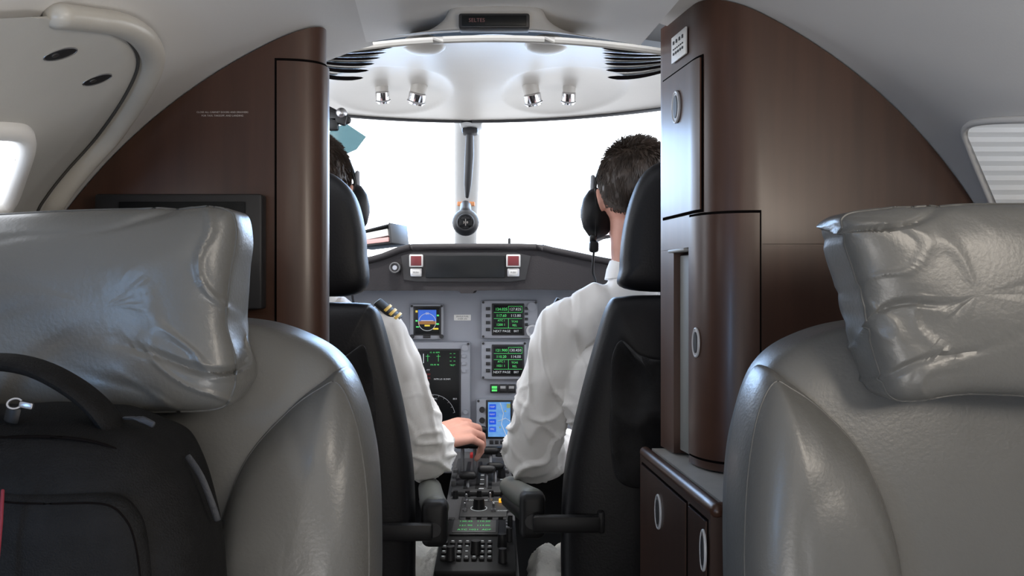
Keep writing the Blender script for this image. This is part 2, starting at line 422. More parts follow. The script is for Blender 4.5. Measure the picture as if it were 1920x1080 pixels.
latch(dlw, V((.2630, 1.302, 1.072)), (-1, -.25, 0), .020, .010)
pc = thing('placard', (.2525, 1.37, 1.49), 'small white placard at the top of the galley cabinet', 'placard')
MB().rbox((.2525, 1.375, 1.516), (.003, .066, .040), .001, rot=rz(.149)).build('plate', 'placard', pc)
t_ = MB()
for k, (zz, hh, n_) in enumerate(((1.525, .005, 4), (1.515, .0018, 6), (1.508, .0035, 5))):
    for q in range(n_):
        yy = -.020+.040*q/(n_-1)
        t_.rbox((.2505+yy*-.149, 1.375+yy, zz), (.0012, .0050 if k != 1 else .004, hh), 0, rot=rz(.149))
t_.build('printing', 'text_blk', pc)
# base unit with counter
bu = thing('base_cabinet', (.4, 1.27, .1), 'low mahogany base cabinet with grey counter in front of the galley column', 'cabinet')
def bx(D): return .207+.076*(1.47-D)
pth = [(bx(D), D) for D in (1.47, 1.40, 1.30, 1.20, 1.12, 1.085)]
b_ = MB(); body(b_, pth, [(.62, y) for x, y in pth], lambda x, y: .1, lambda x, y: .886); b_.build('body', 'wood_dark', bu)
b_ = MB(); b_.tube([V((x+.008, y, .885)) for x, y in pth], .009, 12); b_.tube([V((bx(1.085)+.008, 1.09, .885)), V((.6, 1.09, .885))], .009, 12); b_.build('counter_lip', 'wood', bu)
b_ = MB(); body(b_, [(x+.019, y) for x, y in pth], [(.61, y) for x, y in pth], lambda x, y: .885, lambda x, y: .891); b_.build('counter_top', 'counter', bu)
for (d0, d1, lz, ld) in ((1.455, 1.185, .823, 1.33), (1.175, 1.092, .833, 1.10)):
    pp = lerp2((bx(d0), d0), (bx(d1), d1), 6)
    slab(MB(), pp, .46, .872, 0, .0008, -1).build('door_gap', 'gap', bu)
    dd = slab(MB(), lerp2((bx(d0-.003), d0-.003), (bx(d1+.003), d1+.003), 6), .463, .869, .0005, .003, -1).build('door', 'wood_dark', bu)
    latch(dd, V((bx(ld)-.0042, ld, lz)), (-1, -.08, 0), .024, .016 if ld > 1.2 else .010)

# ------------------------------------------------------------------ ceiling sign hood
hd = thing('sign_housing', P(930, 66, 1.3), 'grey hooded housing with dark sign strip on the cabin ceiling above the cockpit opening', 'sign')
ol = [(742,72),(800,64),(832,44),(846,22),(872,15),(930,14),(985,15),(1014,22),(1030,46),(1062,64),(1120,78),(1030,66),(930,62),(830,65)]
b_ = MB(); b_.puff([P(x, y, 1.30) for x, y in ol], .028, .10, e=.35, n=120, disp=lambda q, s: V((q.x, q.y, q.z+.29*(q.y-1.285)))); b_.build('hood', 'grey_hood', hd)
MB().pbox(860, 24, 993, 52, 1.262, 1.29, .003).build('sign_bezel', 'bezel_dk', hd)
MB().pbox(866, 28, 987, 48, 1.2605, 1.263, .001).build('sign_face', 'screen', hd)
MB().text('SELTES', .0075, P(894, 38, 1.2598)).build('sign_text', 'text_dim', hd)

# ------------------------------------------------------------------ cockpit overhead panel
def ov(u, v, drop=0):
    a = P(926+380*u, 68+36*u*u, 1.5); b = P(885+400*u, 226-30*u*u, 2.5-.45*u*u)
    p = a.lerp(b, v); p.z += .035*math.sin(math.pi*v)-drop; return p
def ovc(u, v, drop=0):                                            # with shallow moulded hollows round the lamps
    p = ov(u, v, drop)
    for s in (-.42, .42):
        r = math.hypot((u-s)/.30, (v-.70)/.26)
        if r < 1: p.z += .018*(1-r*r)**.7
    r = math.hypot(u/.30, (v-.30)/.42)
    if r < 1: p.z += .014*(1-r*r)**2
    return p
oh = thing('overhead_panel', ov(0, 1), 'bright white curved overhead panel above the windshield with vents and lamps', 'overhead panel')
MB().grid(lambda u, v: ovc(u*2-1, v), 140, 100).build('headliner', 'white_panel', oh)
MB().tube([ov(-1+2*i/40, 1, .002) for i in range(41)], .005, 8).build('front_rail', 'bezel_dk', oh)
MB().tube([ov(-1+2*i/40, 0, .004) for i in range(41)], .006, 8).build('rear_edge', 'white_panel', oh)
for sgn in (-1, 1):
    vb = MB()
    for k in range(6):
        v0 = .09+.096*k; u0, u1 = (.54 if sgn > 0 else .48)+.014*k, (.98 if sgn > 0 else .92)-.012*k
        def sl(uu, vv, v0=v0, u0=u0, u1=u1):
            w = .050*min(1, 6*uu, 6*(1-uu))**.5 if 0 < uu < 1 else 0
            return ov(sgn*(u0+(u1-u0)*uu), v0-.07*uu+.05*math.sin(math.pi*uu)+w*(vv-.5), .0035)
        vb.grid(sl, 24, 3)
    vb.build('air_vent', 'gap', oh)
    MB().ell(ov(sgn*.30-.02, .14, -.003), (.040, .05, .014)).build('moulded_bump', 'white_panel', oh)
# dark arch between cabin ceiling and overhead panel
struct(MB().grid(lambda u, v: ov(u*2-1, 0)+V((0, -.02*v, .012+.10*v)), 40, 3).build('trim_1', 'cockpit_dk'))
struct(MB().grid(lambda u, v: V((-.75+1.4*u, 1.42+1.1*v, 1.70)), 2, 2).build('ceiling_cockpit', 'cockpit_dk'))
nm = ['outermost chrome spotlight under the left half of the overhead panel', 'inner tilted chrome spotlight left of the windshield post', 'inner large chrome spotlight right of the windshield post', 'outermost chrome spotlight under the right half of the overhead panel']
for i, (x, y, tl) in enumerate(((718, 184, .15), (781, 186, -.5), (1000, 188, .45), (1066, 186, -.1))):
    c = P(x, y, 2.2); t = thing('cockpit_spotlight', c, nm[i], 'light', 'chrome cockpit spotlights')
    d = V((tl*.5, .35, -1)).normalized(); w = .021 if i in (1, 2) else .017
    MB().tube([c-d*.018, c-d*.014, c+d*.006, c+d*.012], [w*.8, w, w*.95, w*.85], 20, cap='flat').build('barrel', 'chrome', t)
    MB().ring(c+d*.006, w*.97, w*.97, d.cross(V((0,1,0))), d.cross(d.cross(V((0,1,0)))), .002).build('rim', 'steel', t)
    MB().tube([c-d*.055, c-d*.018], [w*1.0, w*.9], 16, cap='flat').build('socket', 'white_panel', t)
    l = bpy.data.lights.new('pedestal_fill_spot', 'SPOT'); l.energy = 5.5; l.spot_size = 1.5; l.spot_blend = .8; l.shadow_soft_size = .015; l.color = (1, .98, .95)  # added fill for the dark pedestal, placed at the mouths of the chrome fittings
    lo_ = bpy.data.objects.new('pedestal_fill_spot', l); COL.objects.link(lo_); lo_.location = c+d*.04
    aim = V((-.09, 2.25 if i % 2 else 2.45, .70)); lo_.rotation_euler = (aim-lo_.location).to_track_quat('-Z', 'Y').to_euler()

# ------------------------------------------------------------------ windshield post, glass
tp = MB(); tp.tube([P(876, 222, 2.62), P(876, 300, 2.66), P(874, 400, 2.70), P(873, 466, 2.72)], [(.038, .02), (.038, .02), (.034, .02), (.033, .02)], 16, cap='flat'); struct(tp.build('trim_2', 'post'))
for k, (ua, ub) in enumerate(((-.98, -.03), (.01, .98))):
    def gl(u, v, ua=ua, ub=ub):
        a = ov(ua+(ub-ua)*u, 1); b = V((a.x*1.1, a.y+.22, 1.25)); return a.lerp(b, v)
    struct(MB().grid(gl, 12, 6).build('window_%d' % (k+2), 'glass'))
dk = thing('post_strut', P(878, 372, 2.6), 'dark vertical tube clipped to the grey windshield centre post', 'tube')
MB().tube([P(881, 236, 2.575), P(880, 290, 2.59), P(877, 345, 2.61), P(876, 368, 2.62)], [.010, .013, .011, .006], 14).build('tube', 'bezel_dk', dk)
MB().pbox(862, 217, 904, 236, 2.55, 2.62, .006).build('top_bracket', 'post', dk)
MB().pbox(866, 238, 896, 250, 2.555, 2.60, .006).build('clip', 'bezel_dk', dk)
cp = thing('magnetic_compass', P(873, 443, 2.6), 'round black magnetic compass hanging low on the windshield centre post', 'compass')
MB().ell(P(873, 417, 2.6), (.039, .034, .039)).build('housing', 'bezel_dk', cp)
MB().ring(P(873, 417, 2.569), .022, .022, (1,0,0), (0,0,1), .003).build('face_ring', 'bezel_dk', cp)
MB().pbox(861, 410, 885, 424, 2.562, 2.575, .002).build('card_window', 'screen', cp)
t_ = MB(); t_.text('3  0', .009, P(873, 417, 2.5612)); t_.rbox(P(873, 417, 2.5612), (.0010, .0005, .020), 0); t_.build('card_marks', 'text_grey', cp)
MB().tube([P(873, 397, 2.6), P(873, 386, 2.64)], .016, 12).build('mount', 'bezel_dk', cp)
MB().pbox(857, 378, 890, 386, 2.668, 2.69, .002).build('mount_lens', 'orange', cp)

# sun visor
vs = thing('sun_visor', P(640, 290, 2.0), 'translucent pale teal sun visor on a dark bracket beside the left pilot head', 'visor')
MB().prism([P(622, 240, 2.0), P(650, 232, 2.0), P(686, 256, 2.02), P(668, 280, 2.02), P(640, 292, 2.0), P(600, 280, 2.0)], (0, .004, 0)).build('visor_pane', 'teal', vs)
b_ = MB(); b_.tube([P(600, 200, 2.0), P(625, 212, 1.99), P(650, 225, 1.99)], .010, 10); b_.rbox(P(632, 222, 1.985), (.045, .02, .022), .005, rot=ry(.3)); b_.rbox(P(622, 232, 1.985), (.03, .02, .03), .005); b_.build('bracket', 'bezel_dk', vs)
MB().ell(P(640, 212, 1.98), (.012, .012, .012)).build('knob', 'steel', vs)

# ------------------------------------------------------------------ glareshield
gs = thing('glareshield', P(900, 545, 2.5), 'charcoal glareshield hood running across under the windshield', 'glareshield')
top = [(250,560),(420,520),(560,495),(690,484),(757,462),(800,459),(990,459),(1040,466),(1145,487),(1300,510),(1500,545)]
bot = [(1500,600),(1150,546),(1000,543),(890,545),(886,550),(864,550),(860,545),(690,545),(560,548),(250,610)]
ptsg = [P(p.x, p.y, 2.38) for p in cr([(a, b, 0) for a, b in top], 40, False)]
ptsb = [P(x, y, 2.38) for x, y in bot]
MB().prism(ptsg+ptsb, (0, .36, 0)).build('hood', 'glare', gs)
MB().tube([p+V((0, -.002, -.006)) for p in ptsg], .009, 10).build('padded_lip', 'glare', gs)
MB().prism([P(x, y, 2.376) for x, y in ((752,480),(775,473),(965,473),(995,480),(985,524),(960,528),(780,528),(757,524))], (0, .012, 0)).build('warning_panel', 'bezel_dk', gs)
MB().pbox(798, 479, 947, 521, 2.370, 2.378, .002).build('annunciator_screen', 'screen', gs)
for (x0, x1) in ((767, 793), (949, 976)):
    b = MB().pbox(x0, 477, x1, 501, 2.364, 2.378, .003).build('warning_light', 'whitelens', gs)
    MB().pbox(x0+3, 480, x1-3, 498, 2.3625, 2.366, .001).build('lens', 'redlens', b)
    b = MB().pbox(x0+2, 503, x1-2, 519, 2.364, 2.378, .003).build('reset_button', 'steel', gs)
    MB().pbox(x0+5, 506, x1-5, 516, 2.3625, 2.366, .001).build('lens', 'whitelens', b)
    MB().text('PUSH', .006, P((x0+x1)/2, 511, 2.3622)).build('legend', 'text_blk', b)
c = P(741, 502, 2.37)
b = MB().disc(c, .015, .015, (1,0,0), (0,0,1), .016).build('round_dial', 'bezel_dk', gs)
MB().ring(c+V((0,-.009,0)), .0125, .0125, (1,0,0), (0,0,1), .002).build('dial_rim', 'ped', b)
MB().disc(c+V((0,-.009,0)), .006, .006, (1,0,0), (0,0,1), .003).build('dial_centre', 'panel', b)
b_ = MB(); b_.tube([P(955, 457, 2.5), P(955, 449, 2.5)], .004, 8); b_.build('sensor_post', 'bezel_dk', gs)
# binder on the glareshield
bk = thing('binder', P(718, 466, 2.48), 'black covered binder with white pages lying on the glareshield left end', 'binder')
R_ = rz(-.25) @ ry(-.10); R2_ = rz(-.25) @ ry(-.22); cc = P(714, 449, 2.50)
MB().rbox(cc+R2_ @ V((0,0,.024)), (.115, .13, .005), .002, rot=R2_).build('top_cover', 'black', bk)
MB().rbox(cc+R_ @ V((0,0,-.018)), (.11, .13, .005), .002, rot=R_).build('bottom_cover', 'black', bk)
MB().rbox(cc+R_ @ V((.054,0,.008)), (.005, .13, .055), .002, rot=R_).build('spine', 'bezel_dk', bk)
MB().rbox(cc+R_ @ V((-.003,0,.008)), (.10, .122, .018), .001, rot=rz(-.25) @ ry(-.17)).build('pages', 'paper', bk)
MB().rbox(cc+R_ @ V((-.003,0,-.008)), (.10, .122, .012), .001, rot=R_).build('divider_pages', 'pink_paper', bk)

# ------------------------------------------------------------------ instrument panel
DP = 2.55
ip = tag(MB().rbox(((-.05), DP+.02, .89), (1.42, .04, .52), .006).build('instrument_panel', 'panel'), 'blue grey instrument panel under the glareshield carrying the cockpit displays', 'instrument panel')
def unit(name, label, x0, y0, x1, y1, sx0, sy0, sx1, sy1, bez='bezel', cat='display', screws=True, group=None, scr='screen'):
    t = thing(name, P((x0+x1)/2, y1, DP), label, cat, group)
    MB().pbox(x0, y0, x1, y1, DP-.018, DP, .005).build('bezel', bez, t)
    MB().pbox(sx0-3, sy0-3, sx1+3, sy1+3, DP-.021, DP-.015, .002).build('screen_frame', 'bezel_dk', t)
    MB().pbox(sx0, sy0, sx1, sy1, DP-.0225, DP-.018, .0005).build('screen', scr, t)
    if screws:
        for sx in (x0+4, x1-4):
            for sy in (y0+4, y1-4): MB().disc(P(sx, sy, DP-.019), .0035, .0035, (1,0,0), (0,0,1), .003, 10).build('screw', 'bezel_dk', t)
    return t
DS = DP-.0232
def strips(rects, m, name, t):
    b = MB()
    for (x0, y0, x1, y1) in rects: b.pbox(x0, y0, x1, y1, DS-.0004, DS+.0004, 0)
    return b.build(name, m, t)
# standby attitude display
sb = unit('standby_display', 'small square standby display with blue screen at panel top left of centre', 768, 570, 832, 637, 778, 577, 824, 626)
strips([(784, 581, 818, 602)], 'sky_blue', 'sky_field', sb); strips([(784, 602, 818, 608)], 'brown', 'ground_field', sb)
t_ = MB(); t_.ring(P(801, 604, DS-.001), .024, .024, (1,0,0), (0,0,1), .0007); t_.text('20', .009, P(801, 588, DS-.001)); t_.rbox(P(801, 601, DS-.001), (.034, .0006, .0018), 0); t_.build('symbology', 'wtext', sb)
strips([(779, 600, 783, 603), (819, 590, 823, 593), (818, 606, 823, 609), (780, 612, 786, 614)], 'green', 'green_marks', sb)
strips([(796, 609, 806, 612), (779, 582, 783, 586), (812, 615, 822, 618)], 'yellow', 'yellow_marks', sb)
MB().pbox(793, 629, 807, 634, DP-.021, DP-.015, .001).build('button', 'bezel_dk', sb)
for kx in (772.5, 828): MB().disc(P(kx, 631, DP-.021), .006, .006, (1,0,0), (0,0,1), .010, 14).build('knob', 'bezel_dk', sb)
# placard
pl = thing('panel_placard', P(867, 602, DP), 'small white lettered placard between the standby display and upper radio', 'placard')
MB().pbox(851, 590, 883, 601, DP-.003, DP, .001).build('plate', 'placard', pl)
t_ = MB(); t_.text('SINGLE FUEL', .0062, P(867, 593.5, DP-.0035)); t_.text('OVER 250', .0062, P(867, 598, DP-.0035)); t_.build('placard_text', 'text_blk', pl)
# radio tuning units
def radio(label, y0, rows):
    t = unit('radio_unit', label, 902, y0, 1009 if y0 < 600 else 988, y0+72, 925, y0+9, 980, y0+63, group='radio tuning units')
    g = MB(); w = MB()
    g.text(rows[0], .0105, P(940, y0+17, DS-.0006)); w.text(rows[1], .0105, P(966, y0+17, DS-.0006))
    g.text(rows[2], .0105, P(940, y0+29, DS-.0006)); w.text(rows[3], .0105, P(967, y0+29, DS-.0006))
    g.text('TCAS', .0075, P(965, y0+40, DS-.0006)); g.text('ATC 1', .0075, P(940, y0+38, DS-.0006)); g.text(rows[4], .009, P(939, y0+46, DS-.0006)); g.text('REL', .008, P(965, y0+47, DS-.0006))
    w.text('NEXT PAGE', .009, P(941, y0+58, DS-.0006)); w.text('BRT', .008, P(968, y0+58, DS-.0006))
    g.build('green_text', 'green', t); w.build('white_text', 'wtext', t)
    strips([(926, y0+22.5, 979, y0+23.1), (926, y0+34, 979, y0+34.6), (926, y0+52, 979, y0+52.6), (953, y0+34, 953.6, y0+52), (953, y0+11, 953.5, y0+22), (978.5, y0+11, 979, y0+22), (953, y0+11, 979, y0+11.5)], 'green', 'divider_lines', t)
    for k in range(4):
        MB().pbox(911, y0+13+k*13, 919, y0+19+k*13, DP-.023, DP-.016, .001).build('button', 'bezel_dk', t)
        if y0 < 600: MB().pbox(984, y0+13+k*10, 990, y0+18+k*10, DP-.023, DP-.016, .001).build('button', 'bezel_dk', t)
    if y0 < 600:
        k_ = MB().disc(P(998, y0+57, DP-.026), .017, .017, (1,0,0), (0,0,1), .02, 24).build('tuning_knob', 'steel', t)
        MB().disc(P(998, y0+57, DP-.04), .010, .010, (1,0,0), (0,0,1), .015, 20).build('inner_knob', 'bezel', k_)
        MB().disc(P(997, y0+12, DP-.022), .012, .012, (1,0,0), (0,0,1), .012, 20).build('volume_knob', 'bezel', t)
radio('upper radio tuning unit with green text screen and round knobs', 563, ('124.025', '127.825', '117.60', '113.80', '1200 1'))
radio('lower radio tuning unit with green text screen above the small lit buttons', 640, ('121.900', '130.450', '110.20', '114.00', '1021 1'))
# annunciator buttons
for k, (x, m, lb) in enumerate(((927, 'green_lamp', 'small green lit panel button beneath the lower radio unit'), (943, 'whitelens', 'middle white panel button right of the green lit one'), (959, 'whitelens', 'last white panel button beside the right pilot sleeve'))):
    t = thing('panel_button', P(x, 736, DP), lb, 'button', 'button row under the radios')
    MB().pbox(x-8, 721, x+8, 737, DP-.012, DP, .002).build('surround', 'bezel_dk', t)
    MB().pbox(x-5, 724, x+5, 729, DP-.014, DP-.010, .0005).build('upper_lens', m, t); MB().pbox(x-5, 730.5, x+5, 734, DP-.014, DP-.010, .0005).build('lower_lens', 'bezel_dk' if k else 'green_lamp', t)
# main display
md = unit('flight_display', 'tall black multifunction display with green figures left of the radios', 740, 641, 882, 797, 752, 657, 861, 789)
g = MB(); w = MB(); rr = MB()
for x in (802, 822): g.rbox(P(x, 671, DS-.0006), (.0008, .0006, .020), 0); g.rbox(P(x, 668, DS-.0006), (.011, .0006, .0008), 0)
for x in (845, 852): 
    for k in range(4): g.rbox(P(x, 663+k*7, DS-.0006), (.005, .0006, .0008), 0)
g.text('15  10  RPM', .0055, P(815, 661, DS-.0006)); g.text('OIL 80  98', .0055, P(815, 684, DS-.0006)); g.text('98.5', .0055, P(848, 685, DS-.0006))
w.text('ITT', .0060, P(803, 694, DS-.0006)); w.text('INTR LO 10.3NM', .0062, P(829, 711, DS-.0006)); w.text('TRAFFIC', .0062, P(812, 748, DS-.0006)); w.text('80.0', .0062, P(853, 748, DS-.0006))
w.rbox(P(794, 672, DS-.0006), (.002, .0006, .026), 0)
arc = [P(812+42*math.sin(a), 785-45*math.cos(a), DS-.0006) for a in [d2r(-30+5*i) for i in range(22)]]
aw = MB(); aw.tube(arc, .0006, 6)
for i in range(0, 22, 3): 
    a = d2r(-30+5*i); aw.tube([P(812+42*math.sin(a), 785-45*math.cos(a), DS-.0006), P(812+39*math.sin(a), 785-42*math.cos(a), DS-.0006)], .0004, 5)
aw.build('compass_arc', 'wthin', md)
rr.text('501', .007, P(804, 702, DS-.0006)); rr.text('501', .007, P(804, 709, DS-.0006))
g.build('green_symbols', 'green', md); w.build('white_symbols', 'wtext', md); rr.build('red_text', 'red', md)
for k in range(3): MB().pbox(866, 665+k*14, 874, 671+k*14, DP-.022, DP-.016, .001).build('button', 'bezel', md)
for (kx, ky, kr) in ((872, 652, .009), (873, 772, .006)): MB().disc(P(kx, ky, DP-.022), kr, kr, (1,0,0), (0,0,1), .012, 18).build('knob', 'bezel', md)
# map display
mp_ = unit('map_display', 'small blue moving map display low on the panel beside the right pilot sleeve', 893, 748, 968, 838, 914, 753, 958, 820)
strips([(915, 754, 957, 819)], 'map_blue', 'map_field', mp_)
strips([(917, 758, 930, 768), (917, 772, 930, 782), (917, 786, 930, 796), (917, 800, 930, 810)], 'sky_blue', 'menu_boxes', mp_)
b_ = MB(); b_.tube([P(938, 756, DS-.001), P(944, 775, DS-.001), P(940, 795, DS-.001), P(950, 818, DS-.001)], .0009, 6); b_.tube([P(934, 790, DS-.001), P(948, 784, DS-.001), P(957, 790, DS-.001)], .0009, 6)
for k, s_ in enumerate(('MAP', 'NAV', 'WX', 'TFC')): b_.text(s_, .0070, P(923, 763+14*k, DS-.001))
b_.build('map_lines', 'wtext', mp_)
strips([(950, 757, 957, 765), (936, 800, 939, 803), (946, 770, 949, 772)], 'yellow', 'map_marks', mp_)
for k in range(3): MB().disc(P(904, 768+k*20, DP-.02), .008, .008, (1,0,0), (0,0,1), .01, 14).build('knob', 'bezel_dk', mp_)
for k in range(4): MB().pbox(918+k*10, 826, 925+k*10, 833, DP-.022, DP-.016, .001).build('button', 'bezel_dk', mp_)
gl_ = thing('gear_lever', P(898, 835, DP), 'short black handled lever on the panel behind the pilot hand', 'lever')
MB().pbox(886, 800, 906, 832, DP-.010, DP, .003).build('slot_plate', 'bezel_dk', gl_)
MB().tube([P(897, 812, DP-.005), P(899, 806, DP-.05)], .005, 8).build('stem', 'steel', gl_)
MB().tube([P(893, 806, DP-.055), P(906, 806, DP-.055)], .011, 12).build('handle', 'black', gl_)

# ------------------------------------------------------------------ centre pedestal
def pc_(D): return -.067-.017*(D-1.7)
def pz(D): return .612+.10*(D-1.7)
TR = rx(math.atan(.10)) 
ped = thing('centre_pedestal', (pc_(2.1), 2.1, .1), 'dark grey centre pedestal with controls between the two pilots', 'pedestal')
hw = lambda D: .081-.006*(D-1.6)
b_ = MB(); pv = []
for D in (1.62, 2.53):
    c, h, z = pc_(D), hw(D), pz(D)
    pv += [V((c-h, D, .1)), V((c+h, D, .1)), V((c+h, D, z)), V((c-h, D, z))]
b_.add(pv, [(0,1,2,3),(4,5,6,7),(0,1,5,4),(1,2,6,5),(2,3,7,6),(3,0,4,7)]); b_.build('body', 'ped', ped)
def pt(u, D, h=0): return V((pc_(D)+u*hw(D), D, pz(D)+h))
def pbx(mb, u, D, size, h, r=.002, rot=None): return mb.rbox(pt(u, D, h), size, r, rot=(rot if rot else TR))
# control unit on the pedestal
cdu = thing('control_unit', pt(0, 1.83), 'black keypad control unit with green screen at the near end of the pedestal', 'control unit')
pbx(MB(), 0, 1.82, (.152, .27, .016), .008, .004).build('bezel', 'black', cdu)
pbx(MB(), -.1, 1.90, (.100, .085, .004), .018, .001).build('screen_frame', 'bezel_dk', cdu)
pbx(MB(), -.1, 1.90, (.090, .072, .002), .0205, .0005).build('screen', 'ped', cdu)
t_ = MB()
for k, s_ in enumerate(('130.45   110.20', '121.90   114.00', 'ATC 1021  ADF')): t_.text(s_, .0105, pt(-.1, 1.925-k*.024, .0222), up=TR @ V((0,1,0)))
t_.build('screen_text', 'green', cdu)
for r_ in range(4):
    for q in range(7):
        D = 1.815-r_*.026; u = -.80+q*.185
        if r_ in (1, 2) and q in (3,): continue
        pbx(MB(), u, D, (.010, .015, .006), .019, .0015).build('key', 'bezel_dk', cdu)
for (u, D, r_) in ((.62, 1.80, .010), (.80, 1.83, .007), (-.02, 1.765, .011), (.62, 1.725, .009), (-.62, 1.735, .009), (.84, 1.90, .006)):
    MB().tube([pt(u, D, .016), pt(u, D, .042)], [r_, r_*.85], 16, cap='flat').build('knob', 'bezel_dk', cdu)
for k in range(4): MB().rbox(pt(.78, 1.88+k*.018, .019), (.008, .009, .005), .001, rot=TR).build('side_key', 'bezel', cdu)
t_ = MB()
for r_ in range(4):
    for q in range(7):
        t_.rbox(pt(-.80+q*.185, 1.815-r_*.026, .0225), (.005, .0025, .0006), 0, rot=TR)
t_.build('key_legends', 'wtext', cdu)
# engine trim panel
ec = thing('trim_panel', pt(.2, 2.06), 'pedestal trim panel with round knob and amber lamp', 'control panel')
pbx(MB(), .12, 2.06, (.105, .13, .008), .004, .002).build('plate', 'quad', ec)
MB().tube([pt(-.02, 2.045, .008), pt(-.02, 2.045, .03)], [.014, .012], 18, cap='flat').build('knob', 'black', ec)
MB().ring(pt(-.02, 2.045, .009), .018, .018, (1,0,0), TR @ V((0,1,0)), .0006).build('knob_scale', 'wtext', ec)
pbx(MB(), .62, 2.09, (.010, .014, .006), .011, .001).build('lamp', 'amber', ec)
t_ = MB(); t_.text('PITCH TRIM', .009, pt(-.02, 2.10, .0085), up=TR @ V((0,1,0))); t_.text('ON', .009, pt(.45, 2.09, .0085), up=TR @ V((0,1,0))); t_.text('RUDDER', .008, pt(.6, 2.03, .0085), up=TR @ V((0,1,0))); t_.build('legends', 'wtext', ec)
for (u, D) in ((.40, 2.03), (.85, 2.05), (-.40, 2.09), (-.42, 2.03), (.30, 2.10)):
    s_ = MB().tube([pt(u, D, .006), pt(u, D, .012)], .006, 10, cap='flat').build('switch_base', 'steel', ec)
    MB().tube([pt(u, D, .010), pt(u, D-.006, .026)], [.0022, .003], 8).build('toggle', 'steel', s_)
for k in range(6): pbx(MB(), -.75+k*.30, 1.977, (.014, .014, .010), .006, .002).build('switch', 'bezel_dk', ped)
for k in range(5): MB().tube([pt(-.75+k*.36, 2.138, 0), pt(-.75+k*.36, 2.138, .018)], [.007, .0055], 14, cap='flat').build('knob', 'black', ped)
# throttle quadrant
tq = thing('throttle_quadrant', pt(0, 2.28), 'throttle quadrant with levers and slots under the reaching hand', 'throttle')
pbx(MB(), 0, 2.29, (.135, .28, .012), .006, .004).build('plate', 'quad', tq)
for u in (-.45, -.08, .30): pbx(MB(), u, 2.28, (.010, .22, .002), .0125, .0005).build('slot', 'black', tq)
for (u, D, hh, m) in ((-.62, 2.30, .082, 'black'), (-.22, 2.30, .082, 'black'), (.18, 2.20, .05, 'bezel_dk'), (.45, 2.24, .045, 'black'), (.30, 2.36, .05, 'black'), (-.40, 2.20, .035, 'bezel_dk')):
    l = MB().tube([pt(u, D-.02, .006), pt(u, D, hh-.012)], .0045, 8).build('lever', 'dsteel', tq)
    MB().tube([pt(u, D, hh)-V((.012,0,0)), pt(u, D, hh)+V((.012,0,0))], .010, 12).build('lever_knob', m, l)
t_ = MB()
for k in range(6): t_.rbox(pt(.02, 2.17+k*.035, .0128), (.012, .003, .0008), 0, rot=TR); t_.rbox(pt(.66, 2.17+k*.035, .0128), (.008, .003, .0008), 0, rot=TR)
t_.text('IDLE', .010, pt(.72, 2.19, .0130), up=TR @ V((0,1,0))); t_.text('MAX', .010, pt(.62, 2.34, .0130), up=TR @ V((0,1,0))); t_.build('scale_marks', 'wtext', tq)
pbx(MB(), -.30, 2.435, (.020, .022, .014), .016, .002).build('guard_switch', 'red', tq)
for (u, D, r_) in ((.12, 2.44, .016), (.62, 2.45, .012), (.65, 2.26, .011)):
    MB().tube([pt(u, D, .010), pt(u, D, .035)], [r_, r_*.8], 16, cap='flat').build('knob', 'black', tq)
for k in range(4): pbx(MB(), .84, 2.30+k*.030, (.012, .016, .010), .016, .002).build('switch', 'ped', tq)
for k in range(3): pbx(MB(), -.84, 2.20+k*.045, (.012, .020, .014), .018, .002).build('switch', 'ped', tq)

